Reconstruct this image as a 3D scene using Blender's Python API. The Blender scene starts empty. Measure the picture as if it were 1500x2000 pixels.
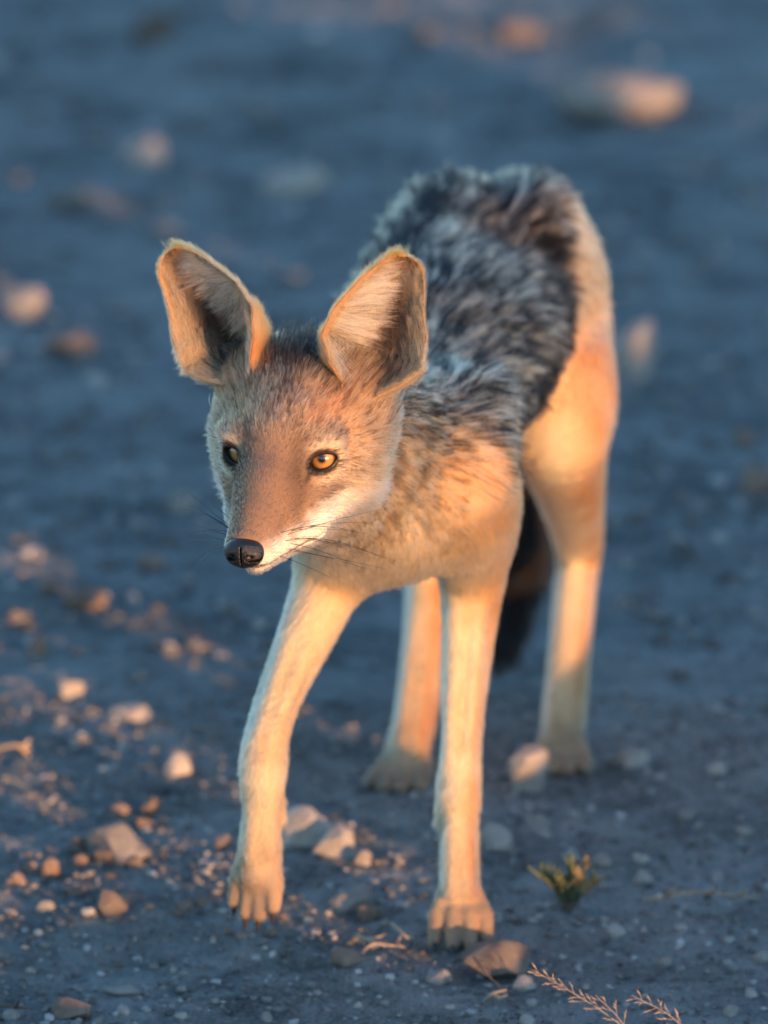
import bpy, bmesh, math, random
import numpy as np
from mathutils import Vector, Matrix, kdtree

# ------------------------------------------------------------------ camera, sky, sun, exposure
SC = bpy.context.scene
COL = SC.collection
R_ = math.radians
CAM_H, CAM_Y, PITCH, FPX = 1.9, -6.6, R_(14.0), 19600.0
cam_d = bpy.data.cameras.new('camera')
cam = bpy.data.objects.new('camera', cam_d)
COL.objects.link(cam)
cam.location = (0, CAM_Y, CAM_H)
cam.rotation_euler = (math.pi / 2 - PITCH, 0, 0)
cam_d.sensor_fit = 'VERTICAL'
cam_d.sensor_height = 36.0
cam_d.lens = FPX / 2000 * 36.0
cam_d.clip_start, cam_d.clip_end = 0.1, 3000
cam_d.dof.use_dof = True
cam_d.dof.focus_distance = 6.325
cam_d.dof.aperture_fstop = cam_d.lens / 57.0
SC.camera = cam

SUN_EL, SUN_AZ = R_(3.8), R_(57.0)          # azimuth: 0 = straight from +x, 90 = from the camera
SUN = np.array([math.cos(SUN_EL) * math.cos(SUN_AZ), -math.cos(SUN_EL) * math.sin(SUN_AZ), math.sin(SUN_EL)])
w = bpy.data.worlds.new('World'); SC.world = w; w.use_nodes = True
nt = w.node_tree
sky = nt.nodes.new('ShaderNodeTexSky')
sky.sky_type = 'NISHITA'; sky.sun_disc = False
sky.sun_elevation = R_(6.0); sky.sun_rotation = math.pi / 2 + SUN_AZ
sky.air_density = 1.0; sky.dust_density = 0.2; sky.ozone_density = 3.0
bg = nt.nodes['Background']; bg.inputs[1].default_value = 0.15
nt.links.new(sky.outputs[0], bg.inputs[0])
sun_d = bpy.data.lights.new('sun', 'SUN'); sun = bpy.data.objects.new('sun', sun_d); COL.objects.link(sun)
sun_d.energy = 2.35; sun_d.angle = R_(0.5); sun_d.color = (1.0, 0.49, 0.215)
sun.rotation_euler = Vector(SUN).to_track_quat('Z', 'Y').to_euler()
SC.view_settings.view_transform = 'Standard'; SC.view_settings.look = 'None'
SC.view_settings.gamma = 1.0; SC.view_settings.exposure = 1.92
SC.render.engine = 'CYCLES'
cy = SC.cycles
cy.use_denoising = True
try: cy.denoiser = 'OPENIMAGEDENOISE'
except Exception: pass
cy.max_bounces = 10; cy.diffuse_bounces = 4; cy.glossy_bounces = 4; cy.transmission_bounces = 8; cy.transparent_max_bounces = 8
cy.use_adaptive_sampling = False
try: SC.cycles_curves.shape = 'RIBBONS'; SC.cycles_curves.subdivisions = 2
except Exception: pass

FUR = True
rng = np.random.default_rng(7)
random.seed(7)

# ------------------------------------------------------------------ helpers
FW = np.array([0, math.cos(PITCH), -math.sin(PITCH)])
UPV = np.array([0, math.sin(PITCH), math.cos(PITCH)])
CP = np.array([0, CAM_Y, CAM_H])
def ray(px, py):
    return FW * FPX + np.array([1.0, 0, 0]) * (px - 750) + UPV * (1000 - py)
def W(px, py, D):                    # the point seen at a pixel, D metres of ground ahead of the camera
    d = ray(px, py)
    return CP + d * (D / d[1])
def G(px, py):                       # the point where that line of sight meets level ground
    d = ray(px, py)
    return CP + d * (-CAM_H / d[2])

_T = np.random.default_rng(11).random(4096).astype(np.float64)
def _h(ix, iy, iz):
    return _T[(ix * 73856093 ^ iy * 19349663 ^ iz * 83492791) & 4095]
def vnoise(p):
    p = np.asarray(p, dtype=np.float64)
    i = np.floor(p).astype(np.int64); f = p - i; f = f * f * (3 - 2 * f)
    x, y, z = i[..., 0], i[..., 1], i[..., 2]; fx, fy, fz = f[..., 0], f[..., 1], f[..., 2]
    def L(a, b, t): return a + (b - a) * t
    a = L(L(_h(x, y, z), _h(x + 1, y, z), fx), L(_h(x, y + 1, z), _h(x + 1, y + 1, z), fx), fy)
    b = L(L(_h(x, y, z + 1), _h(x + 1, y, z + 1), fx), L(_h(x, y + 1, z + 1), _h(x + 1, y + 1, z + 1), fx), fy)
    return L(a, b, fz) * 2 - 1
def sstep(a, b, x):
    t = np.clip((x - a) / (b - a), 0, 1); return t * t * (3 - 2 * t)
def nrm(v):
    v = np.asarray(v, float); return v / (np.linalg.norm(v, axis=-1, keepdims=True) + 1e-12)
def lin(r, g, b):
    c = np.array([r, g, b]) / 255.0
    return np.where(c <= 0.04045, c / 12.92, ((c + 0.055) / 1.055) ** 2.4)

def mesh_obj(name, verts, faces, mats, parent=None, smooth=True, mat_idx=None):
    me = bpy.data.meshes.new(name)
    me.from_pydata([tuple(v) for v in verts], [], faces) if not isinstance(faces, np.ndarray) else fast_mesh(me, verts, faces)
    if smooth: me.polygons.foreach_set('use_smooth', np.ones(len(me.polygons), bool))
    for m in (mats if isinstance(mats, (list, tuple)) else [mats]): me.materials.append(m)
    if mat_idx is not None: me.polygons.foreach_set('material_index', np.asarray(mat_idx, np.int32))
    me.update()
    o = bpy.data.objects.new(name, me); COL.objects.link(o)
    if parent: o.parent = parent
    return o
def fast_mesh(me, verts, faces):
    verts = np.asarray(verts, np.float32); n = faces.shape[1]
    me.vertices.add(len(verts)); me.vertices.foreach_set('co', verts.ravel())
    me.loops.add(faces.size); me.loops.foreach_set('vertex_index', faces.astype(np.int32).ravel())
    me.polygons.add(len(faces)); me.polygons.foreach_set('loop_start', np.arange(0, faces.size, n, dtype=np.int32))
    me.update(calc_edges=True); me.validate()
def tag(o, label=None, cat=None, group=None, kind=None):
    if label: o['label'] = label
    if cat: o['category'] = cat
    if group: o['group'] = group
    if kind: o['kind'] = kind
    return o
def empty(name, loc=(0, 0, 0)):
    o = bpy.data.objects.new(name, None); COL.objects.link(o); o.location = loc; o.empty_display_size = 0.05
    return o

def spline(pts, n=5):
    P = np.array([np.append(np.asarray(p, float), r) for p, r in pts]); out = []
    Q = np.vstack([2 * P[0] - P[1], P, 2 * P[-1] - P[-2]])
    for i in range(1, len(Q) - 2):
        for t in np.linspace(0, 1, n, endpoint=False):
            a, b, c, d = Q[i - 1], Q[i], Q[i + 1], Q[i + 2]
            out.append(0.5 * (2 * b + (c - a) * t + (2 * a - 5 * b + 4 * c - d) * t ** 2 + (3 * b - a - 3 * c + d) * t ** 3))
    out.append(P[-1]); return np.array(out)

# ------------------------------------------------------------------ materials
def mat(name):
    m = bpy.data.materials.new(name); m.use_nodes = True
    return m, m.node_tree.nodes, m.node_tree.links, m.node_tree.nodes['Principled BSDF']
def ramp(nodes, stops):
    r = nodes.new('ShaderNodeValToRGB')
    while len(r.color_ramp.elements) < len(stops): r.color_ramp.elements.new(0.5)
    for e, (p, c) in zip(r.color_ramp.elements, stops): e.position = p; e.color = (*c, 1)
    return r
def noise(nodes, links, scale, detail=6, rough=0.6, vec=None):
    n = nodes.new('ShaderNodeTexNoise'); n.inputs['Scale'].default_value = scale
    n.inputs['Detail'].default_value = detail; n.inputs['Roughness'].default_value = rough
    if vec: links.new(vec, n.inputs['Vector'])
    return n
def rocky(name, stops, scale, bump=0.4, bscale=120, dist=0.004, rough=0.95, coord='Object'):
    m, n, l, p = mat(name)
    tc = n.new('ShaderNodeTexCoord'); v = tc.outputs[coord]
    a = noise(n, l, scale, 8, 0.65, v); r = ramp(n, stops); l.new(a.outputs[0], r.inputs[0])
    oi = n.new('ShaderNodeObjectInfo'); hs = n.new('ShaderNodeHueSaturation')
    mr = n.new('ShaderNodeMapRange'); mr.inputs[3].default_value = 0.75; mr.inputs[4].default_value = 1.2
    l.new(oi.outputs['Random'], mr.inputs[0]); l.new(mr.outputs[0], hs.inputs['Value']); l.new(r.outputs[0], hs.inputs['Color'])
    l.new(hs.outputs[0], p.inputs['Base Color']); p.inputs['Roughness'].default_value = rough
    p.inputs['Specular IOR Level'].default_value = 0.15
    b = noise(n, l, bscale, 8, 0.7, v); bp = n.new('ShaderNodeBump'); bp.inputs['Strength'].default_value = bump; bp.inputs['Distance'].default_value = dist
    l.new(b.outputs[0], bp.inputs['Height']); l.new(bp.outputs[0], p.inputs['Normal'])
    return m
M_ground, n_, l_, p_ = mat('soil')
tc = n_.new('ShaderNodeTexCoord'); v_ = tc.outputs['Object']
a1 = noise(n_, l_, 7.0, 5, 0.65, v_); a2 = noise(n_, l_, 26, 8, 0.7, v_); a3 = noise(n_, l_, 330, 4, 0.7, v_)
m1 = n_.new('ShaderNodeMix'); m1.inputs[0].default_value = 0.42; l_.new(a1.outputs[0], m1.inputs[2]); l_.new(a2.outputs[0], m1.inputs[3])
m2 = n_.new('ShaderNodeMix'); m2.inputs[0].default_value = 0.30; l_.new(m1.outputs[0], m2.inputs[2]); l_.new(a3.outputs[0], m2.inputs[3])
r_ = ramp(n_, [(0.37, (0.066, 0.069, 0.068)), (0.45, (0.235, 0.245, 0.232)), (0.54, (0.43, 0.44, 0.415)), (0.66, (0.56, 0.56, 0.52))]); l_.new(m2.outputs[0], r_.inputs[0]); l_.new(r_.outputs[0], p_.inputs['Base Color'])
p_.inputs['Roughness'].default_value = 0.97; p_.inputs['Specular IOR Level'].default_value = 0.1
b1 = noise(n_, l_, 420, 8, 0.75, v_); vo = n_.new('ShaderNodeTexVoronoi'); vo.inputs['Scale'].default_value = 260; l_.new(v_, vo.inputs['Vector'])
mh = n_.new('ShaderNodeMath'); mh.operation = 'MULTIPLY_ADD'; mh.inputs[1].default_value = -0.6; l_.new(vo.outputs[0], mh.inputs[0]); l_.new(b1.outputs[0], mh.inputs[2])
bp = n_.new('ShaderNodeBump'); bp.inputs['Strength'].default_value = 1.0; bp.inputs['Distance'].default_value = 0.007; l_.new(mh.outputs[0], bp.inputs['Height']); l_.new(bp.outputs[0], p_.inputs['Normal'])
M_stone = rocky('limestone', [(0.2, (0.20, 0.18, 0.155)), (0.55, (0.36, 0.33, 0.29)), (0.8, (0.50, 0.46, 0.41))], 60, 0.6, 240, 0.003)
M_stone_dark = rocky('brown_stone', [(0.2, (0.11, 0.085, 0.07)), (0.55, (0.20, 0.165, 0.135)), (0.8, (0.30, 0.25, 0.20))], 70, 0.8, 260, 0.004)
M_stone_shaded = rocky('shaded_stone', [(0.2, (0.13, 0.125, 0.115)), (0.55, (0.21, 0.20, 0.185)), (0.8, (0.29, 0.275, 0.25))], 60, 0.6, 240, 0.003)  # darker limestone: shade put into the colour of the boulder and scattered stones
M_clod = rocky('clay', [(0.2, (0.16, 0.115, 0.09)), (0.55, (0.28, 0.205, 0.16)), (0.8, (0.38, 0.29, 0.225))], 90, 0.8, 300, 0.003)
def plain(name, c, rough=0.6, spec=0.3, trans=0.0):
    m, n, l, p = mat(name)
    tc = n.new('ShaderNodeTexCoord'); a = noise(n, l, 90, 4, 0.6, tc.outputs['Object'])
    r = ramp(n, [(0.3, tuple(np.array(c) * 0.75)), (0.7, tuple(np.minimum(np.array(c) * 1.2, 1)))]); l.new(a.outputs[0], r.inputs[0])
    l.new(r.outputs[0], p.inputs['Base Color']); p.inputs['Roughness'].default_value = rough; p.inputs['Specular IOR Level'].default_value = spec
    return m
M_straw = plain('dry_straw', (0.40, 0.30, 0.19), 0.6)
M_leaf = plain('shrub_leaf', (0.105, 0.13, 0.065), 0.7)
M_leaf_dry = plain('shrub_leaf_dry', (0.34, 0.22, 0.09), 0.6)
M_twig = plain('twig_bark', (0.12, 0.09, 0.07), 0.8)

# ------------------------------------------------------------------ the ground: one sheet to the horizon, with an unseen low bank toward the sun, shaped to set the shade
S2 = np.array([math.cos(SUN_AZ), -math.sin(SUN_AZ)]); T2 = np.array([math.sin(SUN_AZ), math.cos(SUN_AZ)])
BANK_Q = 1.3
def _bt(px, py, sh, wd=None):         # shade height wanted where a pixel meets the ground -> (place along the bank, bank height)
    g = G(px, py); return (g[0] * T2[0] + g[1] * T2[1], sh + (BANK_Q - g[0] * S2[0] - g[1] * S2[1]) * math.tan(SUN_EL))
_bank = sorted([(-3, 0.06), _bt(500, 1830, 0.013), _bt(230, 1700, 0.021), _bt(676, 1890, 0.006), _bt(970, 1900, 0.004), _bt(900, 1830, 0.012), _bt(1112, 1780, 0.014),
         _bt(785, 1530, 0.033), _bt(1030, 1553, 0.008), _bt(1098, 1500, 0.063), _bt(70, 1290, 0.030), _bt(160, 1050, 0.045), _bt(135, 420, 0.06), _bt(318, 408, 0.06), _bt(560, 545, 0.06), _bt(600, 60, 0.06), _bt(1010, 1553, 0.002), _bt(1050, 1553, 0.004), _bt(45, 630, 0.012), _bt(1240, 755, -0.012), _bt(280, 318, 0.014), _bt(1262, 225, 0.008), _bt(190, 170, 0.06), _bt(60, 330, 0.06), _bt(1142, 210, -0.012), _bt(130, 480, 0.05), _bt(150, 870, 0.04), _bt(600, 600, 0.045), _bt(330, 800, 0.04), (3.2, 0.45), (7, 0.3)])
BANK_T = [b[0] for b in _bank]; BANK_H = [b[1] for b in _bank]
def gh(x, y):
    x = np.asarray(x, float); y = np.asarray(y, float)
    z0 = np.zeros_like(x)
    def nz(s, o): return vnoise(np.stack([x / s + o, y / s + o * 1.7, z0 + o], -1))
    near = 1 - sstep(3, 8, np.hypot(x, y))
    h = 0.007 * nz(0.19, 3.1) + 0.005 * nz(0.06, 9.3) + (0.0042 * (0.5 - np.abs(nz(0.024, 5.5))) + 0.0030 * (0.5 - np.abs(nz(0.012, 1.2))) + 0.0012 * nz(0.0065, 8.1)) * near
    h = h + 0.02 * nz(0.9, 7.7) * sstep(0.7, 2.5, np.hypot(x, y)) + 0.25 * nz(14, 2.2) * sstep(8, 40, np.hypot(x, y))
    q = x * S2[0] + y * S2[1]; t = x * T2[0] + y * T2[1]
    prof = np.interp(t, BANK_T, BANK_H)
    prof = prof * (1 - sstep(6, 9, np.abs(t))) + 0.005 * vnoise(np.stack([t / 0.07, z0 + 3, z0], -1)) * (1 - sstep(6, 9, np.abs(t)))
    return h + prof * np.exp(-np.where(q < BANK_Q, ((q - BANK_Q) / 0.25) ** 2, ((q - BANK_Q) / 0.6) ** 2))
def axis(segs):
    out = [segs[0][0]]
    for a, b, st in segs:
        n = max(1, int(round((b - a) / st))); out += list(np.linspace(a, b, n + 1)[1:])
    return np.array(out)
def geo(a, b, n): return list(np.geomspace(a, b, n))
xs = axis([(-4, -1.2, 0.08), (-1.2, -0.5, 0.02), (-0.5, 0.5, 0.0045), (0.5, 3.2, 0.025), (3.2, 6, 0.1)])
xs = np.concatenate([-np.array(geo(900, 4.3, 22)), xs, np.array(geo(6.4, 900, 22))])
ys = axis([(-4, -1.6, 0.08), (-1.6, -0.6, 0.025), (-0.6, 1.0, 0.0045), (1.0, 2.4, 0.009), (2.4, 5, 0.025), (5, 8, 0.1)])
ys = np.concatenate([-np.array(geo(900, 4.3, 22)), ys, np.array(geo(8.4, 900, 22))])
gx, gy = np.meshgrid(xs, ys, indexing='ij')
gv = np.stack([gx, gy, gh(gx, gy)], -1).reshape(-1, 3)
idx = np.arange(gv.shape[0]).reshape(gx.shape)
gf = np.stack([idx[:-1, :-1], idx[1:, :-1], idx[1:, 1:], idx[:-1, 1:]], -1).reshape(-1, 4)
ground = mesh_obj('ground', gv, gf, M_ground)
tag(ground, 'bare stony soil of a dry plain in evening shade', 'ground', kind='structure')

# ------------------------------------------------------------------ stones, one object each
def ico(sub):
    bm = bmesh.new(); bmesh.ops.create_icosphere(bm, subdivisions=sub, radius=1.0)
    v = np.array([x.co[:] for x in bm.verts]); f = np.array([[q.index for q in p.verts] for p in bm.faces]); bm.free(); return v, f
ICO = {k: ico(k) for k in (1, 2, 3, 4)}
def rock_verts(sub, seed, cuts=9, rough=0.10, size=(1, 1, 1)):
    r = np.random.default_rng(seed); v = ICO[sub][0].copy()
    for _ in range(cuts):
        n = nrm(r.normal(size=3)); d = 0.48 + 0.36 * r.random(); e = v @ n; v = v - np.where(e > d, (e - d) * 0.94, 0)[:, None] * n
    v = v * (1 + rough * vnoise(v * 1.6 + seed % 97)[:, None] + rough * 0.5 * vnoise(v * 4.1 + seed % 53)[:, None] + rough * 0.25 * vnoise(v * 9 + seed % 31)[:, None])
    lo_, hi_ = v.min(0), v.max(0); v = (v - (lo_ + hi_) / 2) / (hi_ - lo_) * 2
    return v * np.array(size)
SEED = [100]
def stone(name, px, py, wpx, hpx, m, label, group=None, cat='stone', rough=0.10, cuts=9, depth=0.8, sink=0.22, rz=None, sub=3, tilt=0.0):
    """px, py: middle of the foot of the stone in the photograph; wpx, hpx: its size there"""
    g = G(px, py); sc_ = FPX / np.linalg.norm(g - CP); wd, ht = wpx / sc_, hpx / sc_ / math.cos(PITCH) * 0.92
    dp = wd * depth; ht = max(ht - dp * math.sin(PITCH) * 0.35, ht * 0.6) / (1 - sink)
    SEED[0] += 1; v = rock_verts(sub, SEED[0], cuts, rough, (wd / 2, dp / 2, ht / 2))
    a = (random.uniform(-0.5, 0.5) if rz is None else rz); c_, s_ = math.cos(tilt), math.sin(tilt)
    v = v @ np.array([[c_, 0, s_], [0, 1, 0], [-s_, 0, c_]])
    x, y = g[0], g[1] + dp * 0.35; z = float(gh(x, y)); v[:, 2] += ht * (0.5 - sink)
    o = mesh_obj(name, v, ICO[sub][1], m); o.location = (x, y, z); o.rotation_euler[2] = a
    return tag(o, label, cat, group)
ST, SD, CL = M_stone, M_stone_dark, M_clod
for a in [
    # far, blurred
    ('stone', 1205, 228, 255, 112, ST, 'long pale sunlit boulder, the largest on the far ground'),
    ('stone', 280, 318, 100, 66, ST, 'pinkish lone sunlit stone on far open ground'),
    ('stone', 575, 386, 145, 62, ST, 'wide flat greyish stone on far ground behind the jackal\'s ear'),
    ('stone', 45, 630, 85, 70, ST, 'rounded pink sunlit stone beside a brown clod patch'),
    ('stone', 1240, 755, 88, 135, ST, 'tall pale upright stone behind the jackal\'s thigh'),
    ('stone', 1012, 75, 95, 50, SD, 'reddish clay stone on the farthest ground'),
    ('stone', 300, 78, 90, 72, SD, 'dull brown stone at the far edge of the plain'),
    ('clod', 140, 705, 105, 62, CL, 'flat brown earth clod next to the rounded pink stone'),
    ('clod', 1455, 872, 50, 42, CL, 'small pinkish clod above the dark orange lump'),
    ('clod', 1482, 968, 80, 66, CL, 'dark orange earth lump on the shaded ground past the thigh'),
    # middle distance
    ('stone', 357, 1008, 56, 46, ST, 'pale rounded stone on shaded ground beside the jackal\'s muzzle'),
    ('clod', 296, 1122, 58, 40, CL, 'reddish oblong clod below the pale rounded stone'),
    ('clod', 166, 1214, 88, 58, CL, 'long orange sunlit clod casting a dark hollow'),
    ('clod', 95, 1182, 34, 38, CL, 'small red clod touching the long orange clod'),
    ('clod', 72, 1292, 42, 46, CL, 'knobby two-part orange clod on bare ground'),
    ('clod', 28, 1232, 32, 34, CL, 'tiny rust-coloured clod on bare ground'),
    ('stone', 255, 1416, 94, 42, ST, 'flat pink stone, lit at one end'),
    ('stone', 346, 1514, 52, 52, ST, 'bluish shaded stone standing on edge'),
    ('stone', 138, 1378, 54, 40, ST, 'grey-blue shaded stone near the flat pink stone'),
    ('stone', 1030, 1553, 84, 100, ST, 'knobbly pink sunlit stone in front of the jackal\'s hind paw'),
    ('stone', 1238, 1503, 74, 40, ST, 'wide pale shaded stone beyond the hind paw'),
    # near
    ('stone', 602, 1668, 112, 96, ST, 'large grey pointed stone behind the raised paw'),
    ('stone', 652, 1692, 88, 74, ST, 'rough grey stone beside the large pointed stone'),
    ('pebble', 708, 1706, 36, 36, ST, 'round grey pebble next to the rough grey stone'),
    ('stone', 228, 1694, 138, 92, M_stone_shaded, 'big smooth grey boulder ringed by orange clods'),  # its shade is painted in by the darker stone colour
    ('stone', 216, 1802, 66, 54, SD, 'dull brown stone below the ring of orange clods'),
    ('stone', 684, 1782, 84, 58, ST, 'cream sunlit stone with a dark hollow between the front paws'),
    ('clod', 720, 1796, 54, 40, CL, 'tan clod leaning on the cream sunlit stone'),
    ('clod', 676, 1890, 62, 38, CL, 'knobbly orange clod alone on bare soil'),
    ('stone', 970, 1908, 142, 82, SD, 'big brown ribbed stone touching the standing front paw'),
    ('stone', 856, 1916, 54, 40, ST, 'whitish stone next to the big brown ribbed stone'),
    ('pebble', 1024, 1932, 48, 34, ST, 'pale pebble below the big brown ribbed stone'),
    ('stone', 968, 1670, 66, 58, ST, 'pale blue-grey block beside the standing foreleg'),
    ('stone', 1050, 1626, 54, 40, ST, 'small flat pale stone beyond the blue-grey block'),
    ('stone', 240, 1940, 72, 30, ST, 'long low pale stone on bare soil'),
    ('clod', 136, 1998, 96, 50, CL, 'crusty earth lump with straw bits by a twig'),
    ('pebble', 22, 1996, 38, 32, ST, 'white pebble beside the crusty earth lump'),
]:
    stone(*a, rough=0.16 if a[0] == 'clod' else 0.11, cuts=13 if a[0] == 'clod' else 15, sub=4 if a[3] > 80 else 3, group='clods' if a[0] == 'clod' else 'stones')
ORD = ['first', 'second', 'third', 'fourth', 'fifth', 'sixth', 'seventh', 'eighth', 'ninth', 'tenth', 'eleventh', 'twelfth', 'thirteenth', 'fourteenth', 'fifteenth']
NEAR = {'the green shrub': (1112, 1782), 'the ribbed brown stone': (970, 1890), 'the feathery seed head': (1120, 1940), 'the long low pale stone': (240, 1930), 'the boulder ringed by clods': (228, 1660),
        'the long orange dry stem': (1370, 1748), 'the raised paw': (500, 1790), 'the crusty earth lump': (136, 1990), 'the hind paw behind the knobbly pink stone': (1095, 1490), 'the blue-grey block': (968, 1650), 'the lone knobbly orange clod': (676, 1880)}
FAR = {'the long pale far boulder': (1262, 200), 'the lone pinkish far stone': (280, 300), 'the wide flat greyish far stone': (575, 370), 'the rounded pink stone': (45, 610), 'the tall pale upright stone': (1240, 720),
       'the long orange clod': (166, 1200), 'the flat pink stone': (255, 1400), 'the pale stone beside the muzzle': (357, 1000), 'the dark orange earth lump': (1482, 950), 'the wide pale stone beyond the hind paw': (1238, 1490), 'the large grey pointed stone': (602, 1640)}
def by_landmark(spots, marks, pattern):
    own = {}
    for sp in spots:
        k = min(marks, key=lambda m_: math.hypot(marks[m_][0] - sp[0], (marks[m_][1] - sp[1]) * 2)); own.setdefault(k, []).append(sp)
    out = []
    for k, l in own.items():
        l.sort(key=lambda sp: math.hypot(marks[k][0] - sp[0], (marks[k][1] - sp[1]) * 2))
        out += [(sp, pattern % (ORD[i], k)) for i, sp in enumerate(l)]
    return out
ring = [(238, 1592, 44, 34), (296, 1598, 46, 50), (284, 1622, 44, 32), (148, 1672, 40, 40), (206, 1698, 46, 38), (158, 1704, 30, 28), (178, 1690, 24, 22), (95, 1718, 44, 46), (55, 1722, 32, 26), (36, 1748, 34, 32), (318, 1618, 22, 20), (262, 1702, 30, 24), (86, 1735, 20, 14), (214, 1728, 24, 14)]
for i, (px, py, wp, hp) in enumerate(sorted(ring, key=lambda z: -z[2] * z[3])):
    stone('clod', px, py, wp, hp, CL, ('largest' if i == 0 else ORD[i] + ' largest') + ' orange clod ringing the big smooth grey boulder', 'clods around the boulder', 'clod', 0.18, 13, sink=0.12)
crumbs = [(360, 1782, 36, 20), (392, 1776, 30, 18), (345, 1790, 26, 14), (420, 1834, 22, 14), (446, 1832, 24, 16), (474, 1838, 34, 16), (528, 1830, 34, 22), (550, 1806, 24, 12), (590, 1800, 22, 12), (148, 1762, 46, 22), (240, 1668, 18, 14), (437, 1668, 38, 36), (585, 1672, 28, 10)]
for (px, py, wp, hp), lb in by_landmark(crumbs, {'the raised paw': (500, 1800)}, '%s tiny orange soil crumb out from %s'):
    stone('clod', px, py, wp, hp, CL, lb, 'soil crumbs', 'clod', 0.18, 12, sink=0.05)
pebbles = [(1116, 1692, 42, 26), (1176, 1700, 46, 30), (1256, 1724, 44, 34), (1250, 1690, 36, 26), (1202, 1822, 40, 28), (1298, 1888, 30, 22), (1492, 1876, 40, 30), (1430, 1984, 32, 24), (1468, 1942, 30, 22), (1030, 1998, 32, 26), (520, 1994, 26, 26), (352, 1990, 28, 14), (240, 1982, 30, 24), (86, 1788, 40, 26), (172, 1806, 30, 20), (354, 1925, 26, 18), (1180, 1790, 24, 16), (1066, 1640, 26, 18), (1330, 1810, 30, 20), (1400, 1706, 34, 24), (1450, 1630, 40, 26), (1340, 1600, 40, 26), (1400, 1520, 44, 28), (1120, 1600, 30, 18), (780, 1700, 24, 14), (760, 1760, 20, 12), (400, 1720, 24, 16), (620, 1940, 18, 10), (700, 1970, 22, 14), (880, 1980, 22, 12), (1145, 1930, 22, 14), (1100, 1870, 20, 12), (330, 1740, 20, 14), (300, 1880, 22, 12), (60, 1900, 26, 16), (20, 1800, 28, 18), (420, 1960, 18, 12), (1380, 1900, 18, 12), (1260, 1950, 16, 10)]
for (px, py, wp, hp), lb in by_landmark(pebbles, NEAR, '%s small pale pebble out from %s'):
    stone('pebble', px, py, wp, hp, ST, lb, 'pebbles in the gravel', 'pebble', 0.10, 9, sub=2)
scattered = [(498, 215, 95, 55), (190, 262, 90, 50), (842, 210, 90, 54), (135, 420, 100, 72), (318, 408, 70, 44), (236, 612, 70, 48), (160, 985, 60, 40), (270, 1345, 40, 34), (1276, 1206, 50, 36), (1362, 1005, 60, 42), (1360, 345, 80, 46), (1150, 640, 50, 30), (690, 120, 80, 40), (400, 130, 80, 40), (560, 545, 70, 40), (370, 235, 80, 46), (1400, 660, 60, 46), (1300, 800, 50, 34), (1440, 1140, 50, 34), (1330, 1330, 46, 30), (30, 850, 60, 36), (60, 1080, 44, 30), (240, 905, 44, 26), (390, 1280, 38, 26), (1250, 1400, 40, 26), (1440, 1420, 46, 30), (700, 1400, 34, 22), (640, 1480, 34, 22), (390, 1440, 38, 34), (60, 1560, 40, 24), (390, 1560, 30, 20), (1480, 480, 60, 36), (930, 60, 70, 36), (80, 150, 80, 40)]
for (px, py, wp, hp), lb in by_landmark(scattered, FAR, '%s dull grey shaded stone out from %s'):
    stone('stone', px, py, wp, hp * 0.55, M_stone_shaded, lb, 'stones scattered behind', 'stone', 0.10, 9, sub=2)

# loose gravel that nobody could count
M_grav, n_, l_, p_ = mat('gravel')
ga = n_.new('ShaderNodeAttribute'); ga.attribute_name = 'tone'; l_.new(ga.outputs['Color'], p_.inputs['Base Color']); p_.inputs['Roughness'].default_value = 0.95; p_.inputs['Specular IOR Level'].default_value = 0.1
gr = np.random.default_rng(21); GV, GF, GC = [], [], []; offv = 0
variants = [rock_verts(1, 700 + i, 5, 0.2) for i in range(24)]; fi = ICO[1][1]
def scatter(n, x0, x1, y0, y1, smin_, smax_, pw):
    global offv
    for _ in range(n):
        x, y = gr.uniform(x0, x1), gr.uniform(y0, y1); sz = smin_ + (smax_ - smin_) * gr.random() ** pw
        v = variants[gr.integers(24)] * sz * gr.uniform(0.7, 1.15, 3) * [1, 1, 0.7]; a = gr.uniform(0, 6.3); c, s_ = math.cos(a), math.sin(a)
        v = v @ np.array([[c, s_, 0], [-s_, c, 0], [0, 0, 1]]); GV.append(v); GC.append((x, y, sz))
scatter(16000, -0.36, 0.36, -0.42, 0.45, 0.0006, 0.0042, 5.0)
scatter(3500, -0.55, 0.55, 0.55, 1.8, 0.0015, 0.009, 4)
scatter(1800, -0.8, 0.8, 1.8, 5.0, 0.003, 0.012, 4)
cc = np.array(GC); zz = gh(cc[:, 0], cc[:, 1]); GVa = np.stack(GV)
GVa = GVa + np.stack([cc[:, 0], cc[:, 1], zz + cc[:, 2] * 0.2], -1)[:, None, :]
nvv = GVa.shape[1]; GFa = (fi[None] + (np.arange(len(GVa)) * nvv)[:, None, None]).reshape(-1, 3)
gravel = mesh_obj('gravel', GVa.reshape(-1, 3), GFa, M_grav); tag(gravel, 'loose fine gravel strewn over the bare soil', 'gravel', kind='stuff')
tone = np.where(gr.random(len(GVa)) < 0.22, gr.uniform(0.24, 0.42, len(GVa)), gr.uniform(0.10, 0.22, len(GVa)))[:, None] * np.array([1.0, 0.97, 0.90]) * (1 + 0.12 * gr.normal(size=(len(GVa), 1)))
tc4 = np.concatenate([np.repeat(np.clip(tone, 0.02, 0.6), nvv, 0), np.ones((len(GVa) * nvv, 1))], 1).astype(np.float32)
ca = gravel.data.color_attributes.new('tone', 'FLOAT_COLOR', 'POINT'); ca.data.foreach_set('color', tc4.ravel())

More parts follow.
